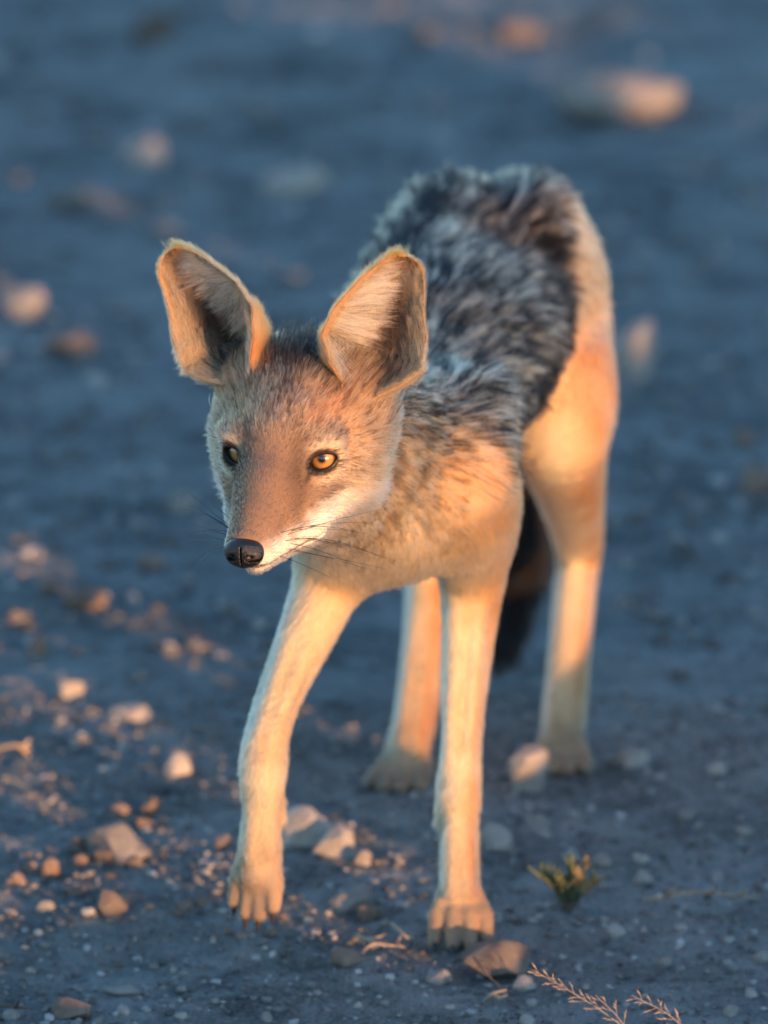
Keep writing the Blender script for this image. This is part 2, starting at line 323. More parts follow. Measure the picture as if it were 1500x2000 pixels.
# ------------------------------------------------------------------ dry grass, twigs, a small green shrub
def tube(pts, rads, ns=6):
    pts = np.asarray(pts, float); vs, fs = [], []; n = len(pts)
    for i in range(n):
        tan = nrm(pts[min(i + 1, n - 1)] - pts[max(i - 1, 0)]); n1 = nrm(np.cross(tan, [0.31, 0.2, 0.93])); n2 = np.cross(tan, n1)
        for k in range(ns): an = 2 * math.pi * k / ns; vs.append(pts[i] + (n1 * math.cos(an) + n2 * math.sin(an)) * rads[i])
    for i in range(n - 1):
        for k in range(ns): fs.append([i * ns + k, i * ns + (k + 1) % ns, (i + 1) * ns + (k + 1) % ns, (i + 1) * ns + k])
    return np.array(vs), np.array(fs)
def join(parts_):
    o = 0; V, F = [], []
    for v, f in parts_: V.append(v); F.append(f + o); o += len(v)
    return np.concatenate(V), np.concatenate(F)
def curve(pts, n=24):
    q = spline([(p, 0.0) for p in pts], max(2, n // max(1, len(pts) - 1))); return q[:, :3]
def stalk(pix, D, label, seeds, r0=0.00042):
    """a seed-bearing stalk: stem > spikelets on short side branches near its end"""
    pts = [W(px, py, d) for (px, py), d in zip(pix, D)]; foot = pts[0].copy(); foot[2] = float(gh(foot[0], foot[1])) - 0.004
    c = curve([foot + [0.004, 0.0, 0]] + pts); root = empty('grass_stalk', tuple(foot))
    def loc(v): return v - foot
    v, f = tube(c, np.linspace(r0, r0 * 0.45, len(c)), 6); mesh_obj('stem', loc(v), f, M_straw, root)
    n = len(c)
    for i in range(seeds):
        k = int(n * (0.52 + 0.46 * i / seeds)); p = c[min(k, n - 2)]; t = nrm(c[min(k + 1, n - 1)] - c[k - 1]); sgn = 1 if i % 2 else -1
        sd = nrm(np.cross(t, FW)) * sgn; ln_ = 0.0085 * (1.1 - 0.6 * i / seeds) * random.uniform(0.7, 1.2)
        d = nrm(t * 0.85 + sd * random.uniform(0.35, 0.7) + rng.normal(size=3) * 0.12); e = p + d * ln_
        prts = [tube([p, p + d * ln_ * 0.5, e], [r0 * 0.4] * 3, 5)]
        for h_ in range(3):
            d2 = nrm(d + rng.normal(size=3) * 0.35); b = p + d * ln_ * (0.55 + 0.2 * h_)
            prts.append(tube([b, b + d2 * 0.0012, b + d2 * 0.0030], [0.0001, 0.00034, 0.0001], 5))
        v, f = join(prts); mesh_obj('spikelet', loc(v), f, M_straw, root)
    return tag(root, label, 'grass', 'dry grass stalks')
stalk([(1232, 2022), (1180, 1978), (1110, 1934), (1040, 1894)], [6.20, 6.20, 6.205, 6.21], 'longest dry grass stalk with a full feathery seed head', 16)
stalk([(1236, 2030), (1205, 1985), (1163, 1944)], [6.19, 6.19, 6.195], 'short thin dry grass stalk with a sparse seed tip', 6)
stalk([(1360, 2040), (1310, 1985), (1234, 1944)], [6.18, 6.18, 6.185], 'drooping dry grass stalk with a dense curled seed head', 12)
def straw(name, lines, label, m=M_straw, r=0.0007, cat='twig', lift=0.006):
    root = None; prts = []; o0 = None
    for ln_ in lines:
        pts = []
        for (px, py, h_) in ln_:
            g = G(px, py); z = float(gh(g[0], g[1])) + h_ * 1.0; d = ray(px, py); p = CP + d * ((z - CAM_H) / d[2]); pts.append(p)
        c = curve(pts, 14); prts.append(tube(c, np.linspace(r, r * 0.5, len(c)), 6))
    v, f = join(prts); o0 = v.mean(0); o0[2] = v[:, 2].min(); o = mesh_obj(name, v - o0, f, m); o.location = o0
    return tag(o, label, cat)
straw('dry_straw', [[(696, 1826, 0.004), (735, 1842, 0.010), (790, 1850, 0.004)], [(735, 1842, 0.010), (718, 1850, 0.008), (708, 1862, 0.002)], [(720, 1834, 0.008), (740, 1830, 0.013), (752, 1824, 0.012)], [(765, 1804, 0.006), (785, 1822, 0.010), (802, 1838, 0.004)], [(774, 1842, 0.006), (780, 1834, 0.012), (782, 1828, 0.014)]], 'branched dry straw lying between the front paws', r=0.0011)
straw('twig', [[(925, 1868, 0.020), (945, 1895, 0.018), (966, 1918, 0.010)], [(966, 1918, 0.010), (985, 1935, 0.004)]], 'thin grey twig leaning on the big brown ribbed stone', M_twig, 0.0009)
straw('dry_straw', [[(948, 1954, 0.002), (965, 1940, 0.007), (988, 1934, 0.006)], [(962, 1942, 0.006), (975, 1948, 0.006), (990, 1944, 0.006)]], 'curled orange straw scrap below the ribbed stone', r=0.0016)
straw('dry_grass', [[(1262, 1758, 0.003), (1300, 1752, 0.012), (1355, 1742, 0.015), (1420, 1748, 0.015), (1482, 1754, 0.010)], [(1300, 1752, 0.012), (1310, 1742, 0.02), (1322, 1736, 0.024)], [(1385, 1745, 0.014), (1395, 1738, 0.02), (1400, 1732, 0.026)], [(1440, 1752, 0.012), (1452, 1742, 0.02), (1462, 1738, 0.022)]], 'long orange dry stem with short side shoots on the gravel', r=0.0014)
straw('twig', [[(-20, 1962, 0.004), (20, 1966, 0.008), (64, 1970, 0.006)], [(30, 1966, 0.008), (36, 1958, 0.014)]], 'dark twig lying beside the crusty earth lump', M_twig, 0.0016)
straw('dry_grass', [[(-10, 1462, 0.01), (30, 1456, 0.016), (58, 1462, 0.014)], [(40, 1458, 0.014), (56, 1476, 0.006)], [(46, 1458, 0.016), (58, 1444, 0.022)]], 'reddish dry stem forking on the shaded ground', r=0.0022)

g = G(1112, 1782); shrub = empty('green_shrub', (g[0], g[1], float(gh(g[0], g[1]))))
tag(shrub, 'small green succulent shrub with some orange dry tips in the gravel', 'shrub')
def leaf_mesh(L_, w_):
    t = np.linspace(0, 1, 5); V = []
    for x in t:
        hw_ = w_ * math.sin(math.pi * min(x * 0.9 + 0.08, 1)) ; V += [(-hw_, x * L_, 0), (0, x * L_, -w_ * 0.4), (hw_, x * L_, 0), (0, x * L_, w_ * 0.5)]
    F = [[i * 4 + k, i * 4 + (k + 1) % 4, (i + 1) * 4 + (k + 1) % 4, (i + 1) * 4 + k] for i in range(4) for k in range(4)]
    return np.array(V), np.array(F)
lv, lf = leaf_mesh(0.0105, 0.0022)
leaf_me = {}
for k, m in ((0, M_leaf), (1, M_leaf_dry)):
    o = mesh_obj('leaf', lv, lf, m); leaf_me[k] = o.data; bpy.data.objects.remove(o)
for i in range(9):
    a = i / 9 * 6.28 + random.uniform(-0.3, 0.3); le = random.uniform(0.026, 0.038); out = random.uniform(0.35, 0.9)
    if i in (7, 1): le = 0.044; out = 0.30
    top = np.array([math.cos(a) * out * le, math.sin(a) * out * le * 0.6, le * 0.85]); c = curve([np.zeros(3), top * [0.4, 0.4, 0.55], top], 10)
    v, f = tube(c, np.linspace(0.0011, 0.0005, len(c)), 6); st_ = mesh_obj('stem', v, f, M_twig, shrub); dry = 1 if i in (0, 1, 8) else 0
    for j in range(15):
        p = c[int((0.2 + 0.8 * j / 15) * (len(c) - 1))]; b = random.uniform(0, 6.28)
        d = nrm(np.array([math.cos(b), math.sin(b), random.uniform(0.5, 1.4)]) + nrm(top) * 0.6)
        o = bpy.data.objects.new('leaf', leaf_me[1 if (dry and j > 5) else 0]); COL.objects.link(o); o.parent = st_
        o.matrix_local = Matrix.Translation(Vector(p)) @ Vector(d).to_track_quat('Y', 'Z').to_matrix().to_4x4() @ Matrix.Scale(random.uniform(0.7, 1.15), 4)


# ------------------------------------------------------------------ the jackal: signed distance shapes -> one surface
HEAD_YAW, HEAD_PITCH = R_(17), R_(10)
HO = W(545, 890, 6.20)
HF = np.array([-math.sin(HEAD_YAW) * math.cos(HEAD_PITCH), -math.cos(HEAD_YAW) * math.cos(HEAD_PITCH), -math.sin(HEAD_PITCH)])
HR = np.array([math.cos(HEAD_YAW), -math.sin(HEAD_YAW), 0.0])
HU = np.cross(HF, HR); HU = HU if HU[2] > 0 else -HU
HM = np.stack([HR, HF, HU], 0)                 # world -> (r, f, u)
def hw(r, f, u): return HO + HR * r + HF * f + HU * u
def hl(p): return (np.asarray(p) - HO) @ HM.T

PR = []          # primitives: dict(kind, ..., k, flow, reg)
def cone(a, b, ra, rb, k=0.012, reg='torso', flow=None):
    a = np.array(a, float); b = np.array(b, float)
    PR.append(dict(t='c', a=a, b=b, ra=ra, rb=rb, k=k, reg=reg, flow=nrm(b - a) if flow is None else nrm(flow)))
def ell(c, r, k=0.02, reg='torso', flow=(0.2, 1, -0.2), rot=None):
    PR.append(dict(t='e', c=np.array(c, float), r=np.array(r, float), k=k, reg=reg, flow=nrm(flow), rot=np.eye(3) if rot is None else rot))
def zrot(a):
    c, s = math.cos(a), math.sin(a); return np.array([[c, s, 0], [-s, c, 0], [0, 0, 1.0]])   # world -> local
def chain(pts, reg, k=0.012, flow=None):
    PR.append(dict(t='ch', q=spline(pts), k=k, reg=reg, flow=None if flow is None else nrm(flow)))
def chain_d(pr, P, want_flow=False):
    q = pr['q']; best = np.full(P.shape[:-1], 9.0); fl = np.zeros(P.shape) if want_flow else None
    for a, b in zip(q[:-1], q[1:]):
        ba = b[:3] - a[:3]; pa = P - a[:3]
        t = np.clip((pa @ ba) / (ba @ ba + 1e-12), 0, 1)
        d = np.linalg.norm(pa - t[..., None] * ba, axis=-1) - (a[3] + (b[3] - a[3]) * t)
        if want_flow: fl[d < best] = nrm(ba)
        best = np.minimum(best, d)
    return (best, fl) if want_flow else best
def sdf(pr, P):
    if pr['t'] == 'ch': return chain_d(pr, P)
    if pr['t'] == 'c':
        ba = pr['b'] - pr['a']; pa = P - pr['a']
        t = np.clip((pa @ ba) / (ba @ ba + 1e-12), 0, 1)
        return np.linalg.norm(pa - t[..., None] * ba, axis=-1) - (pr['ra'] + (pr['rb'] - pr['ra']) * t)
    q = (P - pr['c']) @ pr['rot'].T
    k0 = np.linalg.norm(q / pr['r'], axis=-1); k1 = np.linalg.norm(q / pr['r'] ** 2, axis=-1) + 1e-9
    return k0 * (k0 - 1) / k1
def bounds(pr, m=0.03):
    if pr['t'] == 'ch':
        q = pr['q']; r = q[:, 3].max() + m; return q[:, :3].min(0) - r, q[:, :3].max(0) + r
    if pr['t'] == 'c':
        r = max(pr['ra'], pr['rb']) + m; return np.minimum(pr['a'], pr['b']) - r, np.maximum(pr['a'], pr['b']) + r
    r = pr['r'].max() + m; return pr['c'] - r, pr['c'] + r
def smin(a, b, k):
    h = np.clip(0.5 + 0.5 * (b - a) / k, 0, 1); return b + (a - b) * h - k * h * (1 - h)
def field(lo, hi, h, carve=()):
    n = np.ceil((hi - lo) / h).astype(int) + 1
    F = np.full(n, 0.06, np.float32); ax = [lo[i] + h * np.arange(n[i]) for i in range(3)]
    for pr in PR:
        b0, b1 = bounds(pr)
        i0 = np.clip(np.floor((b0 - lo) / h).astype(int), 0, n); i1 = np.clip(np.ceil((b1 - lo) / h).astype(int) + 1, 0, n)
        if (i1 <= i0).any(): continue
        g = np.stack(np.meshgrid(*[ax[i][i0[i]:i1[i]] for i in range(3)], indexing='ij'), -1)
        s = (slice(i0[0], i1[0]), slice(i0[1], i1[1]), slice(i0[2], i1[2]))
        if pr['t'] == 'ch':
            d = np.full(g.shape[:3], 0.06)
            for a, b in zip(pr['q'][:-1], pr['q'][1:]):
                r = max(a[3], b[3]) + 0.03
                j0 = np.clip(np.floor((np.minimum(a[:3], b[:3]) - r - lo) / h).astype(int) - i0, 0, d.shape); j1 = np.clip(np.ceil((np.maximum(a[:3], b[:3]) + r - lo) / h).astype(int) + 1 - i0, 0, d.shape)
                if (j1 <= j0).any(): continue
                u = (slice(j0[0], j1[0]), slice(j0[1], j1[1]), slice(j0[2], j1[2]))
                ba = b[:3] - a[:3]; pa = g[u] - a[:3]; tt = np.clip((pa @ ba) / (ba @ ba + 1e-12), 0, 1)
                d[u] = np.minimum(d[u], np.linalg.norm(pa - tt[..., None] * ba, axis=-1) - (a[3] + (b[3] - a[3]) * tt))
        else: d = sdf(pr, g)
        F[s] = smin(F[s], d, pr['k'])
    for c, rad, fn in carve:
        i0 = np.clip(np.floor((c - rad - lo) / h).astype(int), 0, n); i1 = np.clip(np.ceil((c + rad - lo) / h).astype(int) + 1, 0, n)
        if (i1 <= i0).any(): continue
        g = np.stack(np.meshgrid(*[ax[i][i0[i]:i1[i]] for i in range(3)], indexing='ij'), -1)
        s = (slice(i0[0], i1[0]), slice(i0[1], i1[1]), slice(i0[2], i1[2]))
        F[s] = np.maximum(F[s], -fn(g))
    return F
def surface_nets(F, lo, h):
    S = F < 0
    c = np.zeros(np.array(F.shape) - 1, np.uint8)
    for dx in (0, 1):
        for dy in (0, 1):
            for dz in (0, 1):
                c += S[dx:dx + c.shape[0], dy:dy + c.shape[1], dz:dz + c.shape[2]]
    act = (c > 0) & (c < 8); ii = np.argwhere(act)
    vid = np.full(c.shape, -1, np.int32); vid[tuple(ii.T)] = np.arange(len(ii))
    cor = [(a, b, d) for a in (0, 1) for b in (0, 1) for d in (0, 1)]
    V = {k: F[ii[:, 0] + k[0], ii[:, 1] + k[1], ii[:, 2] + k[2]] for k in cor}
    pos = np.zeros((len(ii), 3)); cnt = np.zeros(len(ii))
    for a in cor:
        for ax in range(3):
            if a[ax]: continue
            b = list(a); b[ax] = 1; b = tuple(b)
            m = (V[a] < 0) != (V[b] < 0)
            t = np.where(m, V[a] / np.where(m, V[a] - V[b], 1), 0)
            p = np.tile(np.array(a, float), (len(ii), 1)); p[:, ax] = t
            pos += np.where(m[:, None], p, 0); cnt += m
    pos = (ii + pos / cnt[:, None]) * h + lo
    quads = []
    for ax in range(3):
        u, v = (ax + 1) % 3, (ax + 2) % 3
        sl0 = [slice(None)] * 3; sl1 = [slice(None)] * 3; sl0[ax] = slice(0, -1); sl1[ax] = slice(1, None)
        e = np.argwhere(S[tuple(sl0)] != S[tuple(sl1)])
        e = e[(e[:, u] > 0) & (e[:, v] > 0) & (e[:, u] < c.shape[u]) & (e[:, v] < c.shape[v])]
        def cell(du, dv):
            q = e.copy(); q[:, u] -= du; q[:, v] -= dv; return vid[tuple(q.T)]
        quad = np.stack([cell(1, 1), cell(0, 1), cell(0, 0), cell(1, 0)], -1)
        flip = ~S[tuple(e.T)]
        quad[flip] = quad[flip][:, ::-1]
        quads.append(quad)
    return pos, np.concatenate(quads)

# --- torso
rot_b = zrot(R_(-11))                 # the body runs back and a little toward +x
back = np.array([0.19, 0.98, 0.0])
dn = np.array([0, 0, -1.0])
ell((0.014, -0.11, 0.322), (0.050, 0.13, 0.060), 0.03, 'torso', back + 0.35 * dn, rot_b)
ell((0.050, 0.09, 0.340), (0.058, 0.17, 0.066), 0.03, 'torso', back + 0.3 * dn, rot_b)
ell((0.076, 0.27, 0.345), (0.066, 0.10, 0.060), 0.03, 'torso', back + 0.4 * dn, rot_b)
for sx in (-1, 1):                    # back muscles: a broad flat back
    o = np.array([0.98, -0.19, 0]) * sx - np.array([0, 0, 0.38]) * (sx > 0)
    chain([(np.array([0.010, -0.17, 0.340]) + o * 0.014, 0.030), (np.array([0.030, -0.02, 0.346]) + o * 0.027, 0.036), (np.array([0.055, 0.14, 0.357]) + o * 0.031, 0.038), (np.array([0.074, 0.27, 0.358]) + o * 0.030, 0.040), (np.array([0.088, 0.35, 0.35]) + o * 0.012, 0.034)], 'torso', 0.02, back + 0.75 * dn)
chain([(np.array([0.000, -0.19, 0.346]), 0.026), (np.array([0.004, -0.02, 0.366]), 0.026), (np.array([0.022, 0.14, 0.391]), 0.026), (np.array([0.046, 0.25, 0.399]), 0.026), (np.array([0.074, 0.36, 0.362]), 0.022)], 'torso', 0.035, back + 0.1 * dn)
ell(W(768, 1015, 6.40), (0.034, 0.06, 0.034), 0.03, 'chest', (0, 0.4, -1), rot_b)      # breast
nb = np.array([0.012, -0.17, 0.326])
cone(hw(0, -0.075, -0.008), nb, 0.043, 0.054, 0.03, 'neck', back + 0.5 * dn)
cone(hw(0, -0.05, -0.045), W(768, 985, 6.41), 0.030, 0.038, 0.03, 'chest', back * 0.6 + dn)
for sx in (1, -1):                    # shoulder blades, thighs
    ell((0.016 + sx * 0.040, -0.15, 0.322), (0.024, 0.05, 0.060), 0.025, 'torso', back * 0.8 + dn, rot_b)
hr_c = np.array([0.107, 0.265, 0.338]); hl_c = np.array([0.040, 0.275, 0.325])
ell(hr_c, (0.034, 0.075, 0.088), 0.03, 'thigh', back * 0.6 + dn, rot_b)
ell(hl_c, (0.030, 0.07, 0.085), 0.03, 'thigh', back * 0.6 + dn, rot_b)
# --- legs
chain([(W(900, 930, 6.40), 0.034), (W(922, 1070, 6.465), 0.0240), (W(918, 1200, 6.49), 0.0178), (W(908, 1330, 6.475), 0.0145), (W(902, 1450, 6.465), 0.0122), (W(896, 1545, 6.455), 0.0138), (W(897, 1620, 6.458), 0.0116), (W(898, 1740, 6.445), 0.0132)], 'fleg', 0.028)
chain([(W(684, 990, 6.385), 0.032), (W(650, 1110, 6.405), 0.0235), (W(605, 1225, 6.395), 0.0180), (W(550, 1350, 6.37), 0.0140), (W(524, 1430, 6.345), 0.0135), (W(514, 1500, 6.333), 0.0146), (W(512, 1590, 6.34), 0.0120), (W(507, 1668, 6.345), 0.0145)], 'fleg', 0.028)
chain([(hr_c + [0.004, -0.01, -0.02], 0.046), (W(1098, 780, 6.78), 0.037), (W(1096, 870, 6.77), 0.031), (W(1114, 960, 6.84), 0.0225), (W(1130, 1075, 6.965), 0.0155), (W(1122, 1160, 6.945), 0.0138), (W(1108, 1330, 6.90), 0.0140), (W(1098, 1440, 6.875), 0.0150)], 'hleg')
chain([(hl_c + [0.0, -0.03, -0.03], 0.048), (W(830, 860, 6.72), 0.034), (W(835, 1000, 6.86), 0.022), (W(835, 1110, 6.97), 0.0155), (W(832, 1200, 6.93), 0.0138), (W(815, 1380, 6.87), 0.0138), (W(795, 1470, 6.835), 0.0150)], 'hleg')
# --- paws: four toes each
CLAWS = []
def paw(top, fwd, spread, length, drop, r, ground_z=None):
    """toes fan out from the metapodial end `top` along `fwd`"""
    fwd = nrm(fwd); side = nrm(np.cross(fwd, [0, 0, 1.0]))
    for s, ln in ((-1.5, 0.80), (-0.5, 1.0), (0.5, 1.0), (1.5, 0.80)):
        a = top + side * s * spread * 0.55
        mid = top + side * s * spread * 0.95 + fwd * length * ln * 0.55 - np.array([0, 0, drop * 0.42])
        tip = top + side * s * spread * 1.05 + fwd * length * ln - np.array([0, 0, drop])
        if ground_z is not None: tip[2] = ground_z + r * 0.80
        cone(a, mid, r * 1.0, r * 0.98, 0.004, 'paw', fwd - 0.6 * np.array([0, 0, 1])); cone(mid, tip, r * 0.98, r * 0.80, 0.0016, 'paw', fwd - 0.6 * np.array([0, 0, 1]))
        CLAWS.append((tip + fwd * r * 0.55 - np.array([0, 0, r * 0.1]), nrm(fwd - 0.45 * np.array([0, 0, 1.0])), r * 0.85))
    pad = top + fwd * length * 0.25 - np.array([0, 0, drop * 0.75])
    if ground_z is not None: pad[2] = ground_z + 0.008
    ell(pad, (0.013, 0.014, 0.009), 0.008, 'paw', fwd)
p_fr = W(898, 1745, 6.445)
paw(p_fr, (0.02, -1, 0), 0.0112, 0.036, 0.026, 0.0061, float(gh(p_fr[0], p_fr[1] - 0.03)) - 0.001)
paw(W(507, 1675, 6.345), (-0.14, -0.24, -1.0), 0.0094, 0.034, 0.003, 0.0066, None)
p_hr = W(1098, 1445, 6.875)
paw(p_hr, (-0.08, -1, 0), 0.0112, 0.036, 0.026, 0.0067, float(gh(p_hr[0], p_hr[1] - 0.03)) - 0.001)
p_hl = W(795, 1475, 6.835)
paw(p_hl, (-0.30, -1, 0), 0.0112, 0.038, 0.026, 0.0067, float(gh(p_hl[0], p_hl[1] - 0.03)) - 0.001)
# carpal pads and heel bones
ell(W(893, 1560, 6.455) + [0, 0.010, 0], (0.007, 0.008, 0.010), 0.006, 'fleg', (0, 0, -1)); ell(W(516, 1500, 6.335) + [0.003, 0.012, 0], (0.007, 0.008, 0.010), 0.006, 'fleg', (0, 0, -1))
ell(W(1130, 1068, 6.965) + [0, 0.010, 0.008], (0.007, 0.010, 0.016), 0.008, 'hleg', (0, 0, -1)); ell(W(835, 1105, 6.97) + [0, 0.010, 0.008], (0.007, 0.010, 0.016), 0.008, 'hleg', (0, 0, -1))
for a_, b_ in (((900, 1130), (880, 1500)), ((935, 1140), (912, 1500))): cone(W(*a_, 6.475), W(*b_, 6.452), 0.0085, 0.0042, 0.004, 'fleg')
for a_, b_ in (((640, 1170), (527, 1440)), ((598, 1170), (504, 1440))): cone(W(*a_, 6.405), W(*b_, 6.330), 0.0085, 0.0042, 0.004, 'fleg')
for x_ in (-9, 9):
    cone(W(896 + x_, 1590, 6.448), W(898 + x_ * 1.5, 1740, 6.434), 0.0055, 0.0062, 0.003, 'fleg'); cone(W(512 + x_, 1540, 6.330), W(507 + x_ * 1.5, 1670, 6.336), 0.0055, 0.0062, 0.003, 'fleg')
    cone(W(1124 + x_, 1120, 6.945), W(1098 + x_ * 1.4, 1440, 6.864), 0.0058, 0.0064, 0.003, 'hleg'); cone(W(832 + x_, 1140, 6.94), W(797 + x_ * 1.4, 1470, 6.824), 0.0058, 0.0064, 0.003, 'hleg')
# dew claw pads
cone(W(540, 1560, 6.345), W(553, 1600, 6.345), 0.0042, 0.0022, 0.005, 'fleg'); cone(W(868, 1570, 6.46), W(855, 1605, 6.46), 0.0042, 0.0022, 0.005, 'fleg')
# --- tail
tail = [np.array([0.088, 0.375, 0.375]), np.array([0.092, 0.43, 0.34]), W(1010, 1000, 7.06), W(1000, 1120, 7.07), W(985, 1220, 7.06)]
chain(list(zip(tail, [0.018, 0.017, 0.018, 0.016, 0.010])), 'tail', 0.02)
# --- head
HB = -HF
def hE(c, r, k=0.012, flow=None): ell(hw(*c), r, k, 'head', HB if flow is None else flow, HM)
def hC(a, b, ra, rb, k=0.010): cone(hw(*a), hw(*b), ra, rb, k, 'head', HB)
hE((0, -0.062, 0.010), (0.047, 0.054, 0.042), 0.02)
hE((0, -0.020, 0.008), (0.037, 0.036, 0.027), 0.015)
chain([(hw(0, -0.012, -0.006), 0.030), (hw(0, 0.015, -0.013), 0.0255), (hw(0, 0.042, -0.0215), 0.0185), (hw(0, 0.070, -0.031), 0.0128)], 'head', 0.012, HB)
for s in (-1, 1):
    hC((s * 0.0065, 0.066, -0.037), (s * 0.014, 0.015, -0.038), 0.0095, 0.016, 0.008)
    hE((s * 0.031, -0.048, -0.004), (0.024, 0.034, 0.029), 0.02)
    hC((s * 0.018, 0.004, -0.036), (s * 0.032, -0.040, -0.030), 0.016, 0.020, 0.014)
    hC((s * 0.024, 0.002, -0.016), (s * 0.036, -0.045, -0.002), 0.012, 0.015, 0.014)
    hE((s * 0.028, -0.006, 0.0125), (0.014, 0.014, 0.0060), 0.008)
    hE((s * 0.035, -0.064, 0.020), (0.018, 0.020, 0.016), 0.02)
hC((0, 0.056, -0.0475), (0, -0.03, -0.052), 0.0085, 0.022, 0.006)

EYES = {}
for s in (-1, 1):
    e = nrm(np.array([s * 0.23, 0.96, 0.13]))
    c = np.array([s * 0.0268 + 0.0022, -0.0030, 0.0])
    hE(tuple(c), (0.0128, 0.0128, 0.0122), 0.006)
    ra = nrm(np.cross(e, [0, 0, 1.0])) * 1.0                       # local tangent across the eye
    if ra[0] * s < 0: ra = -ra                                     # points to the outer corner
    ub = nrm(np.cross(ra, e)); ub = ub if ub[2] > 0 else -ub
    tl = R_(14); ra2 = ra * math.cos(tl) + ub * math.sin(tl); ub2 = ub * math.cos(tl) - ra * math.sin(tl)
    EYES[s] = dict(c=c, e=e, a=ra2, b=ub2)
EW, EH = 0.0094, 0.0060
def almond(a, b):                     # 2D distance-like value of the eye opening
    q = a / EW
    top = EH * 0.86 * np.clip(1 - np.abs(q) ** 2.2, 0, 1) ** 0.75; bot = -EH * 0.92 * np.clip(1 - np.abs(q) ** 2.4, 0, 1) ** 0.8
    return np.maximum(np.maximum(b - top, bot - b), (np.abs(a) - EW))
def eye_carve(s):
    E = EYES[s]
    def fn(P):
        q = hl(P) - E['c']; a = q @ E['a']; b = q @ E['b']; d = q @ E['e']
        return np.maximum(almond(a, b), -(d - 0.001))
    return (hw(*E['c']), 0.022, fn)
# mouth: a thin groove between lips and jaw
def mouth(P):
    q = hl(P); r, f, u = q[..., 0], q[..., 1], q[..., 2]
    line = -0.0445 - 0.10 * (0.06 - f) * 0.5 + 0.0015 * np.cos(r / 0.006)
    return np.maximum(np.maximum(np.abs(u - line) - 0.0011, -(f - 0.012)), -(np.abs(r) - 0.002 + (f - 0.06) * 0.6))
carves = [eye_carve(-1), eye_carve(1), (hw(0, 0.045, -0.045), 0.05, mouth)]

lo, hi = np.array([-0.17, -0.57, -0.005]), np.array([0.20, 0.53, 0.50])
bv, bf = surface_nets(field(lo, hi, 0.0022), lo, 0.0022)
# the face again, finer, from the same shapes
ctr = hw(0, 0.02, -0.015)
flo, fhi = ctr - 0.105, ctr + 0.105
fv, ff = surface_nets(field(flo, fhi, 0.00115, carves), flo, 0.00115)
def face_keep(P):
    q = hl(P); return (q[:, 1] > -0.034) & (np.abs(q[:, 0]) < 0.072) & (q[:, 2] > -0.075) & (q[:, 2] < 0.06)
def keep_faces(v, f, m):
    f = f[m]; used = np.unique(f); mp = np.full(len(v), -1); mp[used] = np.arange(len(used)); return v[used], mp[f]
q = hl(bv)
inside = (q[:, 1] > -0.028) & (np.abs(q[:, 0]) < 0.068) & (q[:, 2] > -0.062) & (q[:, 2] < 0.06)
bv, bf = keep_faces(bv, bf, ~inside[bf].all(1))
fv, ff = keep_faces(fv, ff, face_keep(fv)[ff].all(1))

# --- ears: cupped shells
EARS = {}
def make_ear(s, base, tip, O0, wscale):
    B = hw(*base); A = hw(*tip) - B; Ln = np.linalg.norm(A); A = A / Ln
    O = nrm(O0[0] * HR + O0[1] * HF + O0[2] * HU); O = nrm(O - A * (O @ A))
    Wd = np.cross(A, O); Wd = Wd if (Wd @ HR) * s > 0 else -Wd         # toward the outer edge
    tt = np.array([-0.40, -0.12, 0.0, 0.18, 0.42, 0.55, 0.70, 0.85, 0.94, 0.985, 1.0])
    med = np.array([0.004, 0.014, 0.0265, 0.0375, 0.0355, 0.0310, 0.0255, 0.0185, 0.0125, 0.007, 0.0015]) * wscale
    lat = np.array([-0.006, 0.012, 0.022, 0.0330, 0.0290, 0.0235, 0.0190, 0.0150, 0.0112, 0.0065, 0.0015]) * wscale
    cd = np.array([0.024, 0.030, 0.030, 0.027, 0.021, 0.017, 0.0125, 0.0075, 0.004, 0.002, 0.0008])
    nT, nS = 60, 48
    t = np.concatenate([np.linspace(-0.40, 0.9, 52), np.linspace(0.9, 1.0, 17)[1:]]); sv = np.linspace(-1, 1, nS)
    T, Sg = np.meshgrid(t, sv, indexing='ij')
    m, l, c = (np.interp(T, tt, z) for z in (med, lat, cd))
    x = np.where(Sg < 0, Sg * m, Sg * l)
    dep = -c * (1 - np.abs(Sg) ** 2.2) + 0.004 * np.sin(T * 6 + 1) * 0.3
    dep = dep - 0.012 * T ** 2 + 0.006 * sstep(0, 1, -Sg) * (1 - T)
    wob = 0.0012 * vnoise(np.stack([T * 9, Sg * 3, T * 0 + s * 5], -1))
    Pf = B + A * (T * Ln)[..., None] + Wd * x[..., None] + O * (dep + wob)[..., None]
    du = np.gradient(Pf, axis=0); dv = np.gradient(Pf, axis=1); N = nrm(np.cross(du, dv))
    if (N[20, nS // 2] @ O) < 0: N = -N
    th = 0.0026 * np.clip((1 - np.abs(Sg) ** 6), 0, 1) * np.clip((1 - T) / 0.05, 0, 1)
    Pb = Pf - N * (th + 0.0008)[..., None]
    EARS[s] = dict(P=Pf, Pb=Pb, N=N, T=T, S=Sg, A=A, O=O, W=Wd)
    n = Pf.shape[0] * nS; i = np.arange(n).reshape(Pf.shape[:2])
    q1 = np.stack([i[:-1, :-1], i[1:, :-1], i[1:, 1:], i[:-1, 1:]], -1).reshape(-1, 4)
    q2 = q1[:, ::-1] + n
    rim = []
    for a in range(Pf.shape[0] - 1):
        for col in (0, nS - 1): rim.append([i[a, col], i[a + 1, col], i[a + 1, col] + n, i[a, col] + n])
    for b_ in range(nS - 1): rim.append([i[-1, b_], i[-1, b_ + 1], i[-1, b_ + 1] + n, i[-1, b_] + n])
    return np.concatenate([Pf.reshape(-1, 3), Pb.reshape(-1, 3)]), np.concatenate([q1, q2, np.array(rim)])
